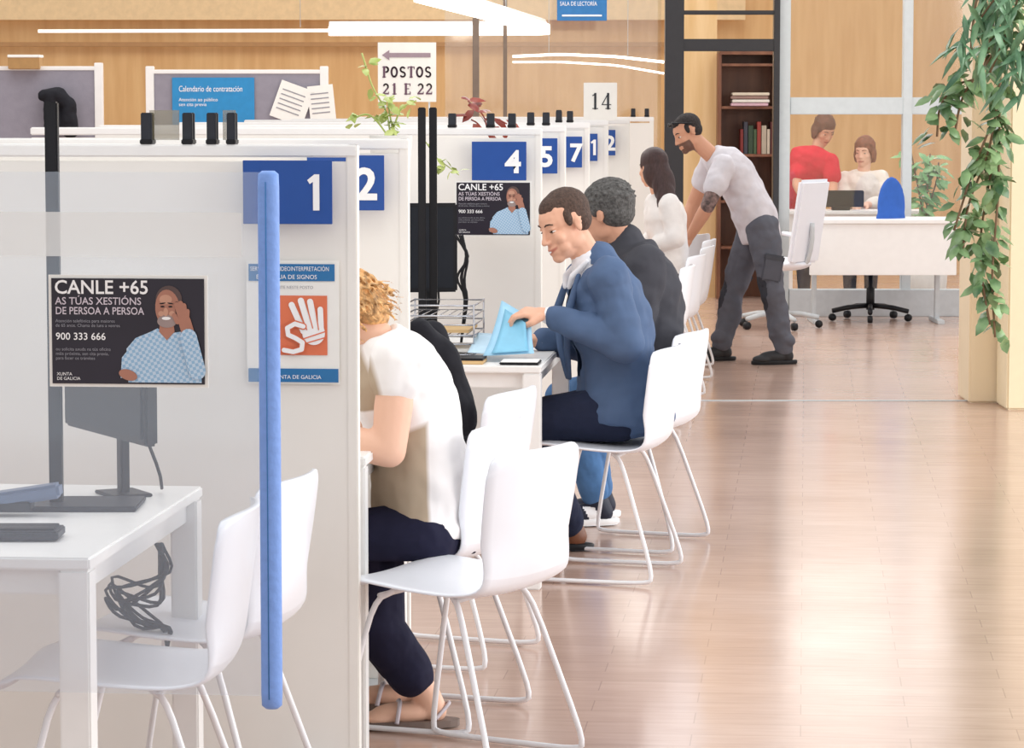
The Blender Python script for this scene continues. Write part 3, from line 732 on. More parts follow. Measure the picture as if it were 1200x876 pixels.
def curls(E,b):
    rnd=random.Random(5); c=JC['head']
    E((0,-.045,.02),(.080,.085,.080)); E((0,-.085,-.02),(.070,.05,.07))
    for i in range(230):
        a=rnd.uniform(0,2*math.pi); t=rnd.uniform(.1,1.9)
        p0=V_((.080*math.sin(t)*math.cos(a),-.035+.088*math.sin(t)*math.sin(a),.03+.082*math.cos(t)))
        if p0.y>.02: continue
        n=V_((p0.x,p0.y+.035,p0.z-.03)).normalized(); q=c+M@p0; n=M@n; L=rnd.uniform(.03,.085); ph=rnd.uniform(0,6.28); S=[]
        sd=n.cross(V_((0,0,1))).normalized() if n.cross(V_((0,0,1))).length>.1 else V_((0,1,0))
        for k in range(9):
            u=k/8; d=n*(.010*math.sin(u*1.6))+V_((.060*u**1.3,0,-L*u))+sd*(.008*math.sin(ph+u*9))+n*(.006*math.cos(ph+u*9))
            S.append((q+d,.0050-.0032*u))
        b.path(S,6)
hairdo(JC,M,pc,org,JC['hair'],.0030,.004,extra=curls,smooth=1)
b=Blob(); torso(b,JC,.010,belly=.012,w=1.0,dp=.98,extend=[(.02,.016),(-.04,.018)])
for k in 'LR': arm(b,JC,k,.012,.13,1.05)
oC,MC=tq(JC)
def fieldC(P):
    q=(P-oC)@MC; L=float((JC['neck']-JC['pel']).length)
    u=-q[:,2]/L; f=q[:,1]
    a=np.minimum((u-.46-.25*(f+.03))*.4,f+.045-(u-.5)*.12)
    c=np.minimum(f-.05,.33-u)
    return np.maximum(a,c)
b.build('tee_shirt',patmat('tee_pattern',(246,243,242),(182,164,142)),org,pc,.006,5,wr=.026,field=fieldC)
b=Blob()
for k in 'LR': leg(b,JC,k,.016,1.86,1.06)
b.cap(JC['hipL'],JC['hipR'],.108,.108); b.cap(JC['pel']+V_((.02,0,-.01)),JC['pel']+V_((0.01,0,.05)),.13,.115)
b.build('trousers',cloth('trousers_dark_navy',(36,36,58),.4),org,pc,.007,4,wr=.012,zmin=ZS)
for k in 'LR':
    An=JC['an'+k]-org; d=JC['fd'+k].normalized(); l=d.cross(V_((0,0,1))).normalized()
    V=[];Fc=[];n=20
    for z in (.004,.022):
        for i in range(n):
            a=2*math.pi*i/n; p=An+d*(.05+.135*math.cos(a))+l*(.045*math.sin(a)); V.append((p.x,p.y,z))
    for i in range(n): Fc.append((i,(i+1)%n,n+(i+1)%n,n+i))
    Fc+= [tuple(range(n)),tuple(range(n,2*n))]
    mk('sandal_sole',V,Fc,mat('sandal_tan',(120,104,96),.6),pc)
    bb=V_((An.x,An.y,0)); SM=mat('sandal_leather',(200,190,196),.5)
    tube('sandal_strap',[bb+d*.08-l*.05+V_((0,0,.02)),bb+d*.07-l*.03+V_((0,0,.07)),bb+d*.07+l*.03+V_((0,0,.07)),bb+d*.08+l*.05+V_((0,0,.02))],.006,SM,pc)
    tube('sandal_strap',[bb-d*.02-l*.045+V_((0,0,.03)),bb-d*.07+V_((0,0,.075)),bb-d*.02+l*.045+V_((0,0,.03))],.005,SM,pc)
# black jacket on chair back
o=V_((PX(545,8.62),8.62,.5)); jc=root('black_jacket','black jacket hung over a white chair back','jacket',o,0)
b=Blob()
b.path([(W(492,392,8.6),.045),(W(512,420,8.6),.06),(W(530,470,8.6),.06),(W(538,490,8.6),.05)]); b.path([(W(500,400,8.7),.06),(W(505,470,8.7),.08),(W(515,510,8.65),.08)])
b.build('jacket_cloth',cloth('cloth_black',(34,34,40),.5),o,jc,.008,4,wr=.02)
# --- Person D : long dark hair
D=18.3
JD=dict(head=Q(765,197),hf=V_((-.55,.85,-.05)),hu=V_((-.05,0,1)),hs=1.0,s=.95,neck=Q(773,226),mid=Q(782,275),pel=Q(784,326),
  shL=Q(784,240,-.15),shR=Q(768,238,.15),elL=Q(792,280,-.2),elR=Q(766,280,.2),wrL=Q(760,288,-.1),wrR=Q(750,288,.1),
  hdL=V_((-1,0,0)),pnL=V_((0,0,-1)),hdR=V_((-1,0,0)),pnR=V_((0,0,-1)),
  hipL=Q(784,330,-.09),hipR=Q(784,330,.1),knL=Q(714,335,0),knR=Q(714,335,.2),anL=Q(740,405,0),anR=Q(735,405,.2),fdL=V_((-1,0,0)),fdR=V_((-1,0,0)))
for k in ('anL','anR'): JD[k].z=.087
JD['hair']=mat('hair_dark',(66,44,44),0.5,noise=.2,scale=50,stretch=(3,3,.4))
org=V_((JD['pel'].x,JD['pel'].y,0)); ZS=(.455,JD['knL'].x+.1)
pd,M=body(JD,'seated woman with long dark hair and white top',SKIN,org,vox=.008,zmin=ZS)
def longh(E,b):
    E((0,-.035,-.02),(.084,.085,.11)); E((.01,-.09,-.10),(.078,.05,.12)); E((.0,-.120,-.20),(.068,.042,.13)); E((.0,-.140,-.30),(.052,.040,.10))
hairdo(JD,M,pd,org,JD['hair'],.007,.008,extra=longh,smooth=4)
b=Blob(); torso(b,JD,.010)
for k in 'LR': arm(b,JD,k,.016,1.6)
b.build('blouse',cloth('blouse_white',(246,243,242),.3,10),org,pd,.008,4,wr=.02,zmin=ZS)
b=Blob()
for k in 'LR': leg(b,JD,k,.012,1.95)
b.cap(JD['hipL'],JD['hipR'],.10,.10); b.build('trousers',MATS['trousers_navy'],org,pd,.01,4,zmin=ZS)
for k in 'LR': shoe(JD,k,BLACK,BLACK,pd,org,vox=.008)
# --- Person E : standing man
D=18.9
JE=dict(head=Q(806,156),hf=V_((-.86,-.30,-.42)),hu=V_((-.45,0,.9)),hs=1.0,s=1.0,neck=Q(834,182),mid=Q(866,213),pel=Q(888,262),
  shL=Q(848,196,-.18),shR=Q(834,190,.18),elL=Q(829,242,-.25),elR=Q(812,240,.22),wrL=Q(808,278,-.05),wrR=Q(797,280,.14),
  hdL=V_((-.3,0,-1)),pnL=V_((-1,.3,.2)),hdR=V_((-.3,0,-1)),pnR=V_((-1,0,.2)),fat=1.08,
  hipL=Q(893,266,-.09),hipR=Q(884,266,.09),knL=Q(905,338,-.16),knR=Q(858,344,.14),anL=Q(918,408,-.16),anR=Q(846,408,.10),fdL=V_((-1,-.25,0)),fdR=V_((-1,-.15,0)))
for k in ('anL','anR'): JE[k].z=.087
JE['hair']=mat('hair_black',(52,46,46),0.85,noise=.25,scale=90,bump=.3,bscale=140)
org=V_((JE['pel'].x,JE['pel'].y,0))
pe,M=body(JE,'standing man in pale tee and cargo trousers leaning over chairs',SKIN2,org,vox=.006,beard=(112,82,70))
hairdo(JE,M,pe,org,JE['hair'],.005,.001)
b=Blob(); torso(b,JE,.006,belly=.008,w=.95,extend=[(.16,-.002),(.06,.0),(.0,.0)])
for k in 'LR': arm(b,JE,k,.016,.46)
b.build('tee_shirt',cloth('tee_pale_grey',(218,215,222),.3,9),org,pe,.007,4,wr=.028)
b=Blob()
for k in 'LR':
    leg(b,JE,k,.014,1.97,1.0); K=JE['kn'+k]; H=JE['hip'+k]
    b.ell(JE['an'+k]+V_((0,0,.06)),(.062,.062,.05)); b.ell(K.lerp(JE['an'+k],.75),(.064,.06,.04))
b.cap(JE['hipL'],JE['hipR'],.10,.10)
def mfE(C):
    r=np.zeros(len(C),int)
    for k in 'LR':
        K=np.array(JE['kn'+k]); d=np.linalg.norm((C-K-np.array([-.05,0,-.02]))*np.array([1,1,.6]),axis=1); r[d<.07]=1
    return r
CGO=cloth('cargo_grey',(98,100,110),.6,9)
b.build('cargo_trousers',[CGO,cloth('cargo_dark',(60,62,70),.6)],org,pe,.007,4,matfn=mfE,wr=.035)
for k,sg in (('L',-1),('R',1)):
    K=JE['kn'+k]; H=JE['hip'+k]; p=H.lerp(K,.66)+V_((.015,sg*.088,0))-org
    boxes('trouser_pocket',[(0,0,0,.12,.03,.16)],mat('cargo_pocket',(86,88,98),.85),pe,.010,loc=p,rot=(0,math.radians(10 if k=='L' else -14),0)); boxes('pocket_flap',[(0,0,.065,.125,.036,.04)],mat('cargo_flap',(72,74,82),.85),pe,.008,loc=p,rot=(0,math.radians(10 if k=='L' else -14),0))
for k in 'LR': shoe(JE,k,mat('work_shoe',(40,40,44),.6),BLACK,pe,org,1.05)
c=JE['head']
tubes('sunglasses',[([c+M@V_((x,y,z))-org for x,y,z in ((-.081,-.02,.045),(-.066,.058,.088),(0,.084,.096),(.066,.058,.088),(.081,-.02,.045))],.005)],BLACK,pe,1)
for x in (-1,1):
    b=Blob(); b.ell(c+M@V_((x*.034,.074,.092)),(.027,.008,.015),M); b.build('sunglass_lens',BLACK,org,pe,.005,1)
tubes('wristband',[([JE['wrL']-org+V_((.004,0,.012)),JE['wrL']-org+V_((.006,0,.022))],.034)],BLACK,pe,0)
b=Blob(); b.cap(JE['elL'].lerp(JE['shL'],.0),JE['elL'].lerp(JE['shL'],.30),.0440,.0485); b.build('tattoo',mat('tattoo_ink',(128,104,100),.6,noise=.4,scale=40),org,pe,.006,1)
# --- Person F red, G white behind glass
D=24.6
def person_far(J,label,skin,topm,hs,sleeve,extra=None,full=1.1):
    org=V_((J['pel'].x,J['pel'].y,0))
    for k in ('anL','anR'): J[k].z=.087
    p,M=body(J,label,skin,org,vox=.008)
    hairdo(J,M,p,org,J['hair'],.007,.012,extra=extra,locks=40,smooth=3)
    b=Blob(); torso(b,J,.014,w=1.05)
    for k in 'LR': arm(b,J,k,.020,sleeve)
    b.build('top',topm,org,p,.008,4,wr=.02)
    b=Blob()
    for k in 'LR': leg(b,J,k,.012,1.95)
    b.cap(J['hipL'],J['hipR'],.11,.11); b.build('trousers',MATS['trousers_navy'],org,p,.01,4)
    for k in 'LR': shoe(J,k,BLACK,BLACK,p,org,vox=.009)
def bob(E,b):
    E((0,-.05,-.02),(.086,.055,.09)); E((.075,-.01,-.03),(.018,.04,.06)); E((-.075,-.01,-.03),(.018,.04,.06))
JF=dict(head=Q(966,152),hf=V_((.35,-.70,-.50)),hu=V_((.15,-.3,1)),hs=1.0,s=1.0,neck=Q(957,177),mid=Q(946,202),pel=Q(930,240,.15),
  shL=Q(973,190,-.08),shR=Q(938,186,.0),elL=Q(976,216,-.15),elR=Q(934,216,-.15),wrL=Q(975,238,-.3),wrR=Q(945,238,-.3),
  hdL=V_((.1,-.8,-.3)),pnL=V_((0,0,-1)),hdR=V_((.2,-.8,-.3)),pnR=V_((0,0,-1)),
  hipL=Q(942,244,.15),hipR=Q(918,244,.15),knL=Q(942,300,.15),knR=Q(918,300,.15),anL=Q(942,350,.15),anR=Q(918,350,.15),fdL=V_((0,-1,0)),fdR=V_((0,-1,0)),
  hair=mat('hair_auburn_dark',(112,70,54),.7,noise=.2,scale=40))
person_far(JF,'woman in red top leaning over a desk behind glass',SKIN2,cloth('top_red',(214,36,60),.4),1,.6,bob)
D=24.7
JG=dict(head=Q(1013,178),hf=V_((-.45,-.86,-.15)),hu=V_((0,0,1)),hs=1.0,s=.98,neck=Q(1012,200),mid=Q(1010,236,.03),pel=Q(1008,275,.05),
  shL=Q(1032,210,-.02),shR=Q(991,211,.04),elL=Q(1037,238,-.1),elR=Q(986,236,-.1),wrL=Q(1015,240,-.35),wrR=Q(996,240,-.38),
  hdL=V_((-.6,-.7,0)),pnL=V_((0,0,-1)),hdR=V_((.3,-.9,0)),pnR=V_((0,0,-1)),
  hipL=Q(1020,278,.05),hipR=Q(996,278,.05),knL=Q(1022,280,-.38),knR=Q(995,280,-.38),anL=Q(1020,345,-.35),anR=Q(996,345,-.35),fdL=V_((0,-1,0)),fdR=V_((0,-1,0)),
  hair=mat('hair_auburn',(136,80,58),.7,noise=.2,scale=40))
person_far(JG,'seated woman with short auburn hair and cream blouse behind glass',SKIN3,cloth('blouse_cream',(240,232,222),.4),1,1.7,bob)
# ---------------- office chairs, back desk
def office_chair(px,Y,bm,basem,rz,label,style='round'):
    e=root('office_chair',label,'office chair',(PX(px,Y,350),Y,0),rz)
    for i in range(5):
        a=2*math.pi*i/5+.3; c,s=math.cos(a),math.sin(a)
        tube('base_leg',[(c*.03,s*.03,.11),(c*.17,s*.17,.10),(c*.29,s*.29,.075)],.018,basem,e,0)
        lathe('caster',[(.0,-.02),(.026,-.018),(.028,0),(.026,.018),(0,.02)],BLACK,e,14,loc=None).matrix_local=Matrix.Translation((c*.29,s*.29,.029))@Matrix.Rotation(a,4,'Z')@Matrix.Rotation(math.pi/2,4,'X')
    lathe('gas_column',[(.03,.08),(.03,.24),(.018,.25),(.018,.42)],basem,e)
    b=Blob(); b.ell((0,0,.46),(.24,.24,.045)); b.ell((0,0,.45),(.22,.23,.045)); b.build('seat',bm,(0,0,0),e,.012,2)
    if style=='round':
        b=Blob(); b.ell((0,-.24,.84),(.125,.035,.22)); b.ell((0,-.235,.72),(.140,.035,.16)); b.build('backrest',bm,(0,0,0),e,.012,2)
    else:
        boxes('backrest',[(0,0,0,.40,.045,.60)],bm,e,.02,loc=(0,-.24,.76),rot=(math.radians(9),0,0),seg=4)
        for x in (-1,1): tube('armrest',[(x*.22,-.1,.45),(x*.26,-.08,.64),(x*.26,.12,.66)],.016,bm,e,1)
    tube('back_support',[(0,-.05,.43),(0,-.22,.44),(0,-.27,.6),(0,-.27,.75)],.018,basem,e,1)
    return e
office_chair(1020,22.5,mat('fabric_blue',(48,98,186),.8),BLACK,math.radians(30),'blue office chair with black star base behind desk')
office_chair(912,21.75,CHW,LGREY,math.radians(55),'white office chair with pale star base beside desk','tall')
YD=22.0
e=root('desk','white front desk with modesty panel by glazed wall','desk',(PX(1032,YD),YD,0),0)
wD=(1126-940)/F*YD; zt=zz(260,YD)
boxes('tabletop',[(0,0.35,zt,wD,0.6,0.03)],WHITE,e,.004)
boxes('modesty_panel',[(0.02,0.08,zt-.2,wD-.08,.02,.37)],WHITE,e,.003)
for x in (-1,1):
    boxes('leg',[(x*(wD/2-.12),.35,zt/2-.01,.035,.05,zt-.02)],LGREY,e,.004); boxes('leg_foot',[(x*(wD/2-.12),.35,.015,.05,.5,.03)],LGREY,e,.004)
YD=23.9
e=root('desk','white desk inside the glazed office','desk',(PX(1000,YD),YD,0),0)
boxes('tabletop',[(0,0.2,.74,1.1,0.4,0.03)],WHITE,e,.004)
boxes('modesty_panel',[(0,0.05,.55,1.0,.02,.35)],WHITE,e,.003)
for x in (-1,1):
    for y in (.05,.35): boxes('leg',[(x*.5,y,.365,.05,.05,.73)],WHITE,e,.004)
e=root('desk_screen','low black monitor on desk behind glass','monitor',(PX(984,24.0),24.02,.755),0)
boxes('screen',[(0,0,.09,.36,.03,.13)],BLACK,e,.006); boxes('stand',[(0,.0,.015,.14,.1,.03)],BLACK,e,.004)
# ---------------- bookshelf and books
YB=25.0
ht=zz(62,YB)
e=root('bookshelf','dark wooden bookshelf seen through the doorway','bookshelf',(PX(876,YB,150),YB+.15,0),0)
wB=(908-842)/F*YB
boxes('side_panel',[(-wB/2,0,ht/2,.03,.35,ht)],WOOD2,e,.003); boxes('side_panel',[(wB/2,0,ht/2,.03,.35,ht)],WOOD2,e,.003)
boxes('back_panel',[(0,.17,ht/2,wB,.015,ht)],WOOD2,e,0)
boxes('top_board',[(0,0,ht,wB,.36,.03)],WOOD2,e,.002)
SH=[76,126,182,236,290]
for py in SH: boxes('shelf',[(0,0,zz(py,YB),wB-.03,.34,.022)],WOOD2,e,.002)
BC=[(120,40,36),(70,90,60),(200,190,170),(60,60,70),(150,60,50),(90,40,40),(50,70,50),(180,170,150)]
for j,(py,n,x0) in enumerate([(182,8,868),(236,6,852)]):
    xb=PX(x0,YB,150); zb=zz(py,YB)+.012
    for i in range(n):
        w_=.022+.008*((i*7)%3); h_=.20+.03*((i*5)%3)
        k=BC[(i*3+j)%8]
        e=root('book','upright bound volume on dark shelf','book',(xb+w_/2,YB+.1,zb),0,group='books on the dark shelf')
        boxes('cover',[(-w_/2+.001,0,h_/2,.003,.17,h_),(w_/2-.001,0,h_/2,.003,.17,h_),(0,-.085,h_/2,w_,.003,h_)],mat('book_%d'%((i*3+j)%8),k,.6),e,.0008)
        boxes('pages',[(0,0,h_/2,w_-.006,.165,h_-.01)],PAPER,e,0)
        xb+=w_+.006
for i in range(4):
    e=root('folder','flat folder stacked on a shelf','folder',(PX(878,YB,120)+.01*(i%2),YB+.05,zz(126,YB)+.012+i*.028),0,group='stacked folders on shelf')
    boxes('cover',[(0,0,.013,.30,.22,.024)],mat('folder_%d'%i,[(206,170,180),(226,220,210),(150,120,110),(214,200,180)][i],.6),e,.004)
# ---------------- LED pendant lamp
LED=mat('led_white',(255,250,240),.5,noise=0,emit=3.2)
zl=2.22; YL=F*(zl-HC)/(119-36)
c=W(645,36,YL)
e=root('pendant_lamp','white frame pendant lamp with glowing strip and rounded corner','lamp',(c.x,YL,zl),-A)
Lw=(645-385)/F*YL
pts=chaikin([(-Lw-.0,0,0),(-.5,0,0),(0,-.0,0),(0,-2.2,0),(0,-9,0)],4,mx=.35)
V=[];Fc=[]
for i,p in enumerate(pts):
    t=(pts[min(i+1,len(pts)-1)]-pts[max(i-1,0)]).normalized(); s_=V_((t.y,-t.x,0))
    for a,b_ in ((-.05,-.045),(.05,-.045),(.05,.035),(-.05,.035)): V.append(p+s_*a+V_((0,0,b_)))
for i in range(len(pts)-1):
    for k in range(4): Fc.append((i*4+k,i*4+(k+1)%4,i*4+4+(k+1)%4,i*4+4+k))
Fc+=[(0,1,2,3),tuple(len(V)-4+k for k in range(4))]
mk('led_strip',V,Fc,LED,e)
tube('lamp_frame',[(p.x,p.y,.055) for p in pts],.025,WHITE,e,0)
boxes('lamp_bar',[(-Lw-1.3,0,.0,2.6,.04,.03)],mat('lamp_bar_white',(250,246,238),.4,emit=.5),e,.002)
for x,y in ((-.4,0),(-2.2,0),(0,-4)): tube('suspension_wire',[(x,y,.03),(x,y,1.6)],.003,LGREY,e,0)
e=root('pendant_lamp','thin glowing curved pendant lamp near the doorway','lamp',(PX(685,26.5),27.4,zz(72,27)),0)
tube('led_strip',[(-.62,0,.05),(-.2,.1,.07),(.3,.1,.05),(.72,0,-.0)],.012,LED,e,1)
tube('led_strip',[(-.62,0,.0),(-.2,-.1,.0),(.3,-.1,-.03),(.72,0,-.1)],.009,LED,e,1)
for x in (-.3,.4): tube('suspension_wire',[(x,0,.05),(x,0,1.4)],.003,LGREY,e,0)
# ---------------- hanging blue sign
YS=22.0
r,w,h=flatroot('hanging_sign','blue hanging sign with white lettering','sign',653,711,-24,24,YS,0)
boxes('sign_plate',[(0,0,0,w,.02,h)],mat('sign_blue_light',(48,122,186),.5),r,.002)
text('sign_text','SALA DE LECTORÍA',.042,PRINTW,r,(-w/2+.02,-.012,-.04),0.0,sx=.72)
boxes('sign_rule',[(0,-.012,-.11,w*.8,.002,.012)],PRINTW,r,0)
tube('suspension_wire',[(0,0,h/2),(0,0,h/2+.9)],.004,LGREY,r,0)
# POSTOS sign
YS=21.0
r,w,h=flatroot('paper_sign','white paper sign with arrow reading postos','sign',443,511,50,119,YS,0)
boxes('paper_sheet',[(0,.003,0,w,.003,h)],PAPER,r,0)
SER=mat('print_plum',(104,74,94),.6)
def strokes(L,m,parent,name='printed_letter',y0=-.002):
    for s_ in L:
        V=[];Fc=[]
        for j,(pts,t) in enumerate(s_):
            for i in range(len(pts)-1):
                a=V_((pts[i][0],pts[i][1]));b_=V_((pts[i+1][0],pts[i+1][1])); d=(b_-a)
                if d.length<1e-6: continue
                d.normalize(); n_=V_((-d.y,d.x))*t/2; o_=len(V); e_=d*t*.25
                for p in (a-n_-e_,b_-n_+e_,b_+n_+e_,a+n_-e_): V.append((p.x,y0-.0001*j,p.y))
                Fc.append((o_,o_+1,o_+2,o_+3))
        mk(name,V,Fc,m,parent)
def arcp(cx,cz,rx,rz,a0,a1,n=12): return [(cx+rx*math.cos(math.radians(a0+(a1-a0)*i/n)),cz+rz*math.sin(math.radians(a0+(a1-a0)*i/n))) for i in range(n+1)]
def glyph(ch,x,z,H,tf=1.0):
    T=H*.20*tf; t=H*.08*tf; w_=H*.62
    X=lambda u:x+u*w_; Z=lambda v:z+v*H
    g={'P':[([(X(.25),Z(0)),(X(.25),Z(1))],T),([(X(.0),Z(.03)),(X(.5),Z(.03))],t),([(X(0),Z(.97)),(X(.5),Z(.97))],t),(arcp(X(.5),Z(.73),w_*.38,H*.24,90,-90),T*.8)],
    'O':[(arcp(X(.5),Z(.5),w_*.42,H*.44,0,360,20),T*.85)],
    'S':[(arcp(X(.5),Z(.73),w_*.34,H*.22,30,270)+arcp(X(.5),Z(.27),w_*.36,H*.22,90,-150),T*.75)],
    'T':[([(X(.5),Z(0)),(X(.5),Z(1))],T),([(X(.02),Z(.96)),(X(.98),Z(.96))],t*1.2),([(X(.27),Z(.03)),(X(.73),Z(.03))],t),([(X(.03),Z(.97)),(X(.03),Z(.78))],t),([(X(.97),Z(.97)),(X(.97),Z(.78))],t)],
    'E':[([(X(.25),Z(0)),(X(.25),Z(1))],T),([(X(0),Z(.03)),(X(.92),Z(.03))],t),([(X(0),Z(.97)),(X(.9),Z(.97))],t),([(X(.25),Z(.52)),(X(.7),Z(.52))],t),([(X(.9),Z(0)),(X(.9),Z(.24))],t),([(X(.88),Z(1)),(X(.88),Z(.78))],t)],
    '2':[(arcp(X(.48),Z(.72),w_*.34,H*.24,160,-30)+[(X(.1),Z(.08))],T*.7),([(X(.06),Z(.06)),(X(.88),Z(.06))],T*.7),([(X(.88),Z(.04)),(X(.9),Z(.22))],t)],
    '4':[([(X(.68),Z(0)),(X(.68),Z(1))],T),([(X(.66),Z(.97)),(X(.05),Z(.28)),(X(.98),Z(.28))],t),([(X(.42),Z(.03)),(X(.92),Z(.03))],t)],
    '1':[([(X(.5),Z(0)),(X(.5),Z(1))],T),([(X(.22),Z(.03)),(X(.78),Z(.03))],t),([(X(.22),Z(.86)),(X(.5),Z(.97))],t)]}
    return g[ch]
def word(s,cx,z,H,gap=.80,tf=1.0):
    n=len(s); x=cx-n*H*gap/2+H*.08; out=[]
    for ch in s:
        if ch!=' ': out.append(glyph(ch,x,z,H,tf))
        x+=H*gap*(.55 if ch==' ' else 1)
    return out
strokes(word('POSTOS',0,-.035,.072,.80),SER,r); strokes(word('21 E 22',.03,-.150,.072,.80),SER,r)
flat('arrow',[(-.17,.115),(-.12,.15),(-.12,.13),(.16,.13),(.16,.10),(-.12,.10),(-.12,.08)],mat('print_mauve',(160,140,150),.6),r,-.002)
for x in (-.15,.15): tube('support_rod',[(x,.012,-h/2+.05),(x,.012,-1.63)],.006,LGREY,r,0)
YS=17.6
r,w,h=flatroot('paper_sign','white card number fourteen on top of partition','sign',684,723,97,141,YS,0)
boxes('card',[(0,.003,0,w,.02,h)],PAPER,r,.002)
strokes(word('14',0,-.042,.088,.72,.7),DARK,r,'printed_number',-.010)
# ---------------- rear grey partitions
MAUV=mat('fabric_mauve',(150,146,158),.85,noise=.03,bump=.1,bscale=200)
def rearp(px0,px1,py0,Y,label):
    xa,xb=PX(px0,Y,100),PX(px1,Y,100); z=zz(py0,Y)
    e=root('rear_screen',label,'partition',((xa+xb)/2,Y,0),0,group='grey fabric screens')
    w=xb-xa
    boxes('fabric_panel',[(0,0,z/2+.03,w-.06,.035,z-.08)],MAUV,e,.003)
    boxes('post',[(-w/2,0,z/2+.02,.06,.06,z+.04)],WHITE,e,.004); boxes('post',[(w/2,0,z/2+.02,.06,.06,z+.04)],WHITE,e,.004)
    boxes('top_rail',[(0,0,z,w,.05,.03)],WHITE,e,.004)
rearp(-60,116,80,22.5,'grey fabric screen with white posts')
rearp(176,380,84,22.5,'grey fabric screen with pinned notices')
r,w,h=flatroot('poster','blue poster on grey fabric screen','poster',202,298,91,146,22.47,0)
boxes('poster_sheet',[(0,0,0,w,.004,h)],SKYB,r,0)
text('printed_text','Calendario de contratación',.06,PRINTW,r,(-w*.42,-.004,.07),.0,sx=.7)
text('printed_text','Atención ao público\nsen cita previa',.035,PRINTW,r,(-w*.42,-.004,0.0),.0)
for (a,b_,c_,d_,rt) in [(322,362,99,143,.35),(362,392,100,143,-.1)]:
    r,w,h=flatroot('paper_notice','white paper notice pinned on fabric screen','paper',a,b_,c_,d_,22.46,0); r.rotation_euler=(0,rt,0)
    boxes('paper_sheet',[(0,0,0,w,.003,h)],PAPER,r,0)
    for k in range(5): boxes('text_line',[(-.01,-.003,h*.28-k*h*.13,w*.7,.001,.008)],GREY,r,0)
r,w,h=flatroot('storage_box','brown cardboard box with pale label on screen ledge','box',12,48,66,81,22.5,0)
boxes('carton',[(0,0,0,w,.2,h)],mat('cardboard',(180,140,90),.8),r,.004); boxes('lid',[(0,0,h/2,w*1.03,.21,.02)],PAPER,r,.003)
o=V_((PX(66,22.2),22.35,1.3)); e=root('black_jacket','black jacket hanging by the grey screen','jacket',o,0)
b=Blob(); b.path([(W(50,112,22.38),.04),(W(68,110,22.38),.05),(W(80,124,22.38),.05),(W(82,152,22.38),.06)]); b.path([(W(60,112,22.38),.05),(W(62,150,22.38),.06)])
b.build('jacket_cloth',MATS['cloth_black'],o,e,.010,2,wr=.03)
# ---------------- clamps & small glass on partition tops
def clamp(px,Y,w=.026,h=.080,label='small black clamp on partition top'):
    x=PX(px,Y,140); e=root('glass_clamp',label,'clamp',(x,Y,1.5),-A,group='partition clamps')
    boxes('clamp_body',[(0,-.012,h/2,w,.012,h)],DARK,e,.002); boxes('clamp_body',[(0,.012,h/2,w,.012,h)],DARK,e,.002)
    boxes('clamp_base',[(0,0,.006,w*1.15,.045,.012)],BLACK,e,.002)
    return e
OLIVE=glassmat('tinted_pane',(150,140,110),.45,.1)
xa=lambda px:planeY(px,7.2,xr1)+.02
for px,w_ in ((173,.026),(221,.024),(249,.022),(272,.020)):
    e=clamp(px,xa(px),w_,.074)
    if px in (173,249): boxes('glass_pane',[(.04,0,.045,.07 if px==173 else .03,.006,.07)],OLIVE,e,0)
for (px,S) in [(530,304),(575,304),(600,304),(622,277),(640,277),(655,243),(668,243),(655,215),(742,178),(758,178)]:
    x0_=[p for p in PAN if p[2]==S][0]; Y=F/S; xr=PX(x0_[1],Y); clamp(px,planeY(px,Y,xr)+.02,.028,.055)
# ---------------- equipment
def stand(px,Y,wpx,label,base=True,ztop=1.6):
    e=root('screen_stand',label,'stand',(PX(px,Y,400),Y,.74),0)
    boxes('post',[(0,0,(ztop-.74)/2,wpx/F*Y,.03,ztop-.74)],BLACK,e,.003)
    if base: boxes('base_plate',[(.02,0,.006,.32,.18,.012)],DARK,e,.003)
    else: boxes('base_plate',[(0,0,.006,.04,.04,.012)],DARK,e,.003)
    return e
stand(64,6.5,15,'black upright screen stand with flat base on desk')
stand(495,10.75,9,'slim black upright stand on desk',False,1.58)
stand(508,10.8,9,'slim black upright stand on desk',False,1.58)
def monitor(px,py,Y,rz,w,h,label,low=False):
    p=W(px,py,Y); e=root('monitor',label,'monitor',(p.x,p.y,.74),rz); zc=p.z-.74
    boxes('bezel',[(0,0,zc,w,.03,h)],BLACK,e,.006); boxes('screen',[(0,-.017,zc,w-.03,.004,h-.03)],mat('screen_dark',(30,33,40),.5,spec=.25),e,.001)
    boxes('stand_neck',[(0,.03,zc/2,.030,.02,zc)],BLACK,e,.003); boxes('stand_foot',[(0,.03,.004,.12,.09,.008)],BLACK,e,.002)
    tube('cable',[(.02,.03,zc-.1),(.06,.06,zc*.5),(.04,.10,.05),(.0,.12,.01)],.004,BLACK,e,1)
monitor(128,438,6.68,math.radians(-62),.50,.27,'dark computer monitor on white desk')
monitor(500,290,11.05,math.radians(10),.22,.32,'dark grey monitor with screen off on desk')
e=root('keyboard','flat black keyboard on white desk','keyboard',(PX(20,6.0,620),6.02,.742),0)
boxes('keyboard_body',[(0,0,.01,.17,.10,.018)],DARK,e,.003)
for y in (-.03,-.01,.01,.03): boxes('key_row',[(0,y,.021,.15,.016,.006)],BLACK,e,.001)
e=root('barcode_scanner','grey-blue device arm on the desk','device',(PX(30,6.4,560),6.36,.752),0)
boxes('device_body',[(0,0,.03,.17,.06,.03)],mat('device_blue',(96,112,140),.4),e,.006,rot=(0,-.15,0)); boxes('device_foot',[(-.03,0,.01,.1,.06,.02)],DARK,e,.003)
cb=root('cable_bundle','tangled black cables hanging below desk','cables',(PX(165,6.6,690),6.6,0),0)
rnd=random.Random(2); o=V_((PX(165,6.6,690),6.6,0))
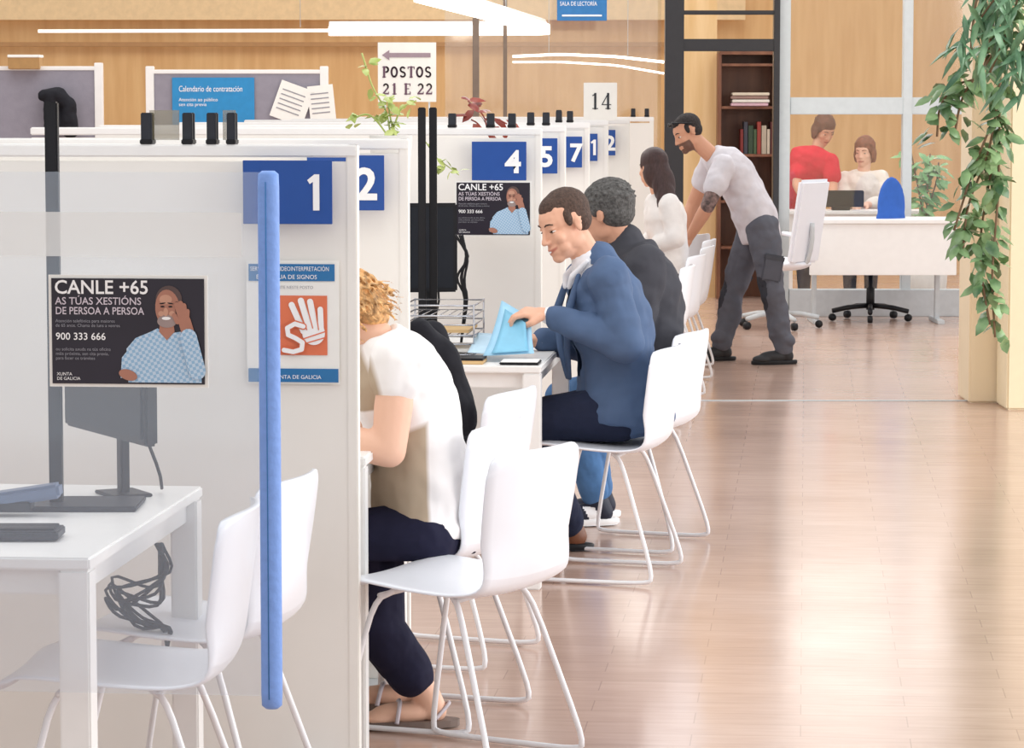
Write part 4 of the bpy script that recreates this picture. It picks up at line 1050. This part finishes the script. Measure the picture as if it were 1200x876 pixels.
for i in range(8):
    pts=[]
    for (px,py) in [(185+rnd.uniform(-5,5),636),(192+rnd.uniform(-8,8),670),(165+rnd.uniform(-25,25),700+rnd.uniform(-15,15)),(135+rnd.uniform(-12,12),690+rnd.uniform(-15,20)),(150+rnd.uniform(-10,30),725+rnd.uniform(-8,12)),(190+rnd.uniform(-6,10),735),(196,760),(200,800)]:
        pts.append(W(px,py,6.6+rnd.uniform(-.04,.04))-o)
    tube('cable',catmull(pts,4),.0038,BLACK,cb,0,seg=6)
cb=root('cable_bundle','black cables hanging beside upright stand','cables',(PX(542,10.7,300),10.7,.74),0); o=V_((PX(542,10.7,300),10.7,.74))
for i in range(4):
    tube('cable',catmull([W(536+rnd.uniform(-3,6),275,10.7)-o,W(548+rnd.uniform(-4,4),300,10.7)-o,W(540+rnd.uniform(-6,6),325,10.7)-o,W(548+rnd.uniform(-4,4),350,10.7)-o,W(540,405,10.7)-o],4),.005,BLACK,cb,0,seg=6)
# letter tray
e=root('letter_tray','three-tier wire letter tray on desk','letter tray',(PX(520,10.45,400),10.50,.74),-A)
TW=.24;TD=.32
for i,z in enumerate((.01,.075,.14)):
    L=[]
    for zt_ in (z,z+.035):
        L.append(([(-TW/2,-TD/2,zt_),(TW/2,-TD/2,zt_),(TW/2,TD/2,zt_),(-TW/2,TD/2,zt_),(-TW/2,-TD/2,zt_)],.003))
    for k in range(9):
        x=-TW/2+TW*k/8; L.append(([(x,-TD/2,z),(x,TD/2,z)],.0018))
    tubes('tray',L,CHROME,e,0)
for x in (-TW/2,TW/2):
    for y in (-TD/2,TD/2): tube('upright',[(x,y,0),(x,y,.18)],.003,CHROME,e,0)
for i,z in enumerate((.014,.079)):
    q=root('paper_stack','stack of paper sheets lying in wire tray','paper',(PX(520,10.45,400),10.50,.74+z),-A,group='papers in tray')
    boxes('paper_sheet',[(0,0,.008,.20,.28,.010)],[PAPER,mat('paper_kraft',(214,180,130),.8)][i],q,0)
q=root('paper_stack','small stack of notebooks on desk','notebook',(PX(533,10.12,415),10.13,.74),-A)
boxes('notebook_cover',[(0,0,.006,.2,.14,.012)],mat('paper_kraft',(214,180,130),.8),q,.002); boxes('notebook_page',[(0.01,0,.016,.18,.13,.008)],BLACK,q,.001)
# blue folder held by A
fm=mat('folder_sky',(162,212,240),.5,noise=.03)
o=W(600,385,10.3)
e=root('document_folder','open light blue document folder held by the man','folder',o,0)
def sheet(name,P,m,th=.0015,bow=.004):
    n=8; V=[];Fc=[]
    for i in range(n+1):
        for j in range(n+1):
            u=i/n;v=j/n
            p=P[0].lerp(P[1],u).lerp(P[3].lerp(P[2],u),v)+V_((0,0,-bow*math.sin(math.pi*v)))
            V.append(p-o)
    for i in range(n):
        for j in range(n):
            a=i*(n+1)+j; Fc.append((a,a+1,a+n+2,a+n+1))
    ob=mk(name,V,Fc,m,e,True); md=ob.modifiers.new('s','SOLIDIFY'); md.thickness=th
sheet('folder_cover',[W(566,417,10.15),W(626,414,10.15),W(622,372,10.28),W(588,352,10.42)],fm,bow=.018)
sheet('inner_sheet',[W(576,414,10.14),W(620,411,10.14),W(616,378,10.25),W(592,362,10.36)],mat('sheet_teal',(126,192,222),.5),bow=.016)
sheet('loose_sheet',[W(548,413,10.24),W(590,416,10.17),W(592,392,10.42),W(560,390,10.46)],mat('folder_pale',(196,226,244),.5),bow=.0)
q=root('notebook','thin black notebook lying on desk edge','notebook',(PX(610,10.10,415),10.09,.74),-A); boxes('notebook_cover',[(0,0,.005,.13,.13,.008)],BLACK,q,.003); boxes('notebook_page',[(0,0,.010,.12,.12,.003)],PAPER,q,0)
# ---------------- plants
def leafgeo(V,Fc,p,d,n,L,wd):
    d=d.normalized(); s=d.cross(n).normalized(); n=s.cross(d).normalized(); o=len(V)
    V+= [p,p+d*L*.3+s*wd*.9-n*0,p+d*L*.65+s*wd*.8-n*L*.08,p+d*L-n*L*.2,p+d*L*.65-s*wd*.8-n*L*.08,p+d*L*.3-s*wd*.9,p+d*L*.35-n*L*-.04,p+d*L*.68-n*L*.02]
    Fc+= [(o,o+1,o+6),(o+1,o+2,o+7,o+6),(o+2,o+3,o+7),(o,o+6,o+5),(o+6,o+7,o+4,o+5),(o+7,o+3,o+4)]
def plant(name,label,org,stems,mstem,mleaf,L,wd,dens,seed=1,droop=.5,sr=.006):
    rnd=random.Random(seed); e=root(name,label,'plant',org,0)
    V=[];Fc=[];S=[]
    for pts in stems:
        pp=catmull([p-V_(org) for p in pts],6); S.append((pp,sr))
        tot=sum((b-a).length for a,b in zip(pp[:-1],pp[1:])); n=int(tot*dens)
        for i in range(n):
            k=rnd.random()**.9*(len(pp)-1.01); a=int(k); p=pp[a].lerp(pp[a+1],k-a)
            ang=rnd.uniform(0,2*math.pi); d=V_((math.cos(ang),math.sin(ang)*.8,rnd.uniform(-.9,.5)-droop*.6))
            off=V_((rnd.uniform(-1,1),rnd.uniform(-1,1),rnd.uniform(-1,1)))*L*.45
            leafgeo(V,Fc,p+off,d,V_((rnd.uniform(-.5,.5),rnd.uniform(-1,0),1)),L*rnd.uniform(.7,1.2),wd*rnd.uniform(.8,1.15))
    tubes('stem',S,mstem,e,0); mk('leaves',V,Fc,mleaf,e,True)
    return e
def leafmat(name,c1,c2):
    m=mat(name,c1,.25,noise=.3,scale=8); r=[n for n in m.node_tree.nodes if n.type=='VALTORGB'][0]; r.color_ramp.elements[0].color=lin(c1); r.color_ramp.elements[1].color=lin(c2)
    return m
LG=leafmat('leaf_green',(62,98,62),(156,188,132)); LY=leafmat('leaf_lime',(150,170,80),(200,210,130)); LR=leafmat('leaf_red',(120,44,40),(168,80,60))
BARK=mat('bark',(120,96,70),.8)
YP=15.4
def pl(L): return [W(a,b,YP+c) for a,b,c in L]
org=W(1175,-60,YP)
pt=plant('hanging_plant','trailing green ficus hanging down beside cream column',org,[pl([(1175,-60,0),(1165,20,0),(1150,85,0),(1120,100,.05),(1102,125,0),(1098,160,0)]),
   pl([(1180,-60,0),(1185,0,0),(1165,60,-.1),(1130,110,0),(1118,160,0)]),pl([(1175,-60,0),(1175,60,0),(1160,170,0),(1135,240,.05),(1128,300,0)]),
   pl([(1180,-60,.1),(1172,100,0),(1170,220,0),(1163,320,0),(1166,395,0)]),pl([(1160,150,0),(1140,200,0),(1118,270,0)]),
   pl([(1165,180,0),(1150,270,.1),(1150,320,0),(1160,380,0)])],BARK,LG,.105,.032,50,3,.7)
boxes('planter',[(0.12,0.35,.1,.7,.9,.25)],mat('planter_white',(230,226,218),.5),pt,.01)
YP=15.0
org=W(1195,-40,YP)
plant('hanging_plant','long-leaved green plant arching in front of column',org,[pl([(1195,-40,0),(1190,10,0),(1175,50,0),(1160,85,0)]),pl([(1200,-30,0),(1205,30,0),(1195,70,0)]),pl([(1195,-40,0),(1165,0,0),(1150,20,0)]),pl([(1195,-40,0),(1150,-10,0),(1140,30,0),(1138,60,0)]),pl([(1205,0,0),(1210,60,0),(1200,95,0)])],BARK,leafmat('leaf_deep',(60,102,72),(140,182,140)),.20,.020,65,9,1.2)
YP=23.6
org=V_((PX(1085,23.6,300),23.6,0))
pp=plant('potted_plant','leafy potted plant standing behind the glass',org,[[org+V_((0,0,.3)),W(1084,270,YP),W(1075,215,YP),W(1068,180,YP)],[org+V_((0,0,.3)),W(1086,240,YP),W(1090,180,YP)],[org+V_((0,0,.3)),W(1088,250,YP),W(1098,210,YP),W(1100,190,YP)]],BARK,leafmat('leaf_mid',(90,150,90),(160,200,140)),.13,.03,55,5,.2)
lathe('pot',[(.11,0),(.15,.02),(.17,.3),(.16,.31),(.14,.29)],mat('pot_white',(220,216,210),.5),pp)
YP=8.5
org=W(458,150,YP)
pp=plant('potted_plant','light green trailing plant behind partition top',org,[pl([(458,160,0),(452,130,0),(436,100,0),(424,62,0)]),pl([(458,160,0),(470,128,0),(488,118,0)]),pl([(455,160,0),(440,140,0),(428,134,0),(412,140,0)]),pl([(462,160,0),(455,120,0),(462,112,0)])],LY,LY,.035,.011,85,4,.2,.0025)
lathe('pot',[(.04,-.16),(.05,-.15),(.06,-.02),(.055,-.02)],mat('pot_white',(220,216,210),.5),pp); boxes('pot_bracket',[(0,-.08,-.1,.03,.1,.02)],BLACK,pp,.002)
YP=10.85
org=W(520,190,YP)
plant('trailing_stem','thin trailing green leaves near upright stand',org,[pl([(498,165,0),(512,185,0),(525,195,0),(538,205,0)])],LY,LY,.045,.014,70,8,.2,.002)
YP=12.1
org=W(568,152,YP)
pp=plant('potted_plant','red-leaved plant behind partition top',org,[pl([(572,158,0),(566,135,0),(548,118,0)]),pl([(572,158,0),(580,140,0),(594,145,0)]),pl([(570,158,0),(560,145,0),(552,140,0)])],LR,LR,.085,.02,55,6,.1,.003)
lathe('pot',[(.05,-.16),(.06,-.15),(.07,-.04),(.065,-.04)],mat('pot_white',(220,216,210),.5),pp); boxes('pot_bracket',[(0,-.1,-.1,.03,.14,.02)],BLACK,pp,.002)
# ---------------- lights
w=bpy.data.worlds.new('world'); SC.world=w; w.use_nodes=True
bg=w.node_tree.nodes['Background']; bg.inputs[0].default_value=(.99,.985,.995,1); bg.inputs[1].default_value=0.86
def area(name,loc,rot,sx,sy,e,c=(1,1,1)):
    l=bpy.data.lights.new(name,'AREA'); l.shape='RECTANGLE'; l.size=sx; l.size_y=sy; l.energy=e; l.color=c
    o=bpy.data.objects.new(name,l); COL.objects.link(o); o.location=loc; o.rotation_euler=rot; return o
area('window_light',(6.5,9,2.4),(0,math.radians(80),0),3,14,560,(.98,.99,1))
area('overhead_fill',(0,22,5),(0,0,0),10,6,340,(1,.97,.93))  # unseen fill added overhead to light the background warmly
area('overhead_fill',(-1.0,9,4.6),(0,0,0),3,8,120,(1,.99,.97))
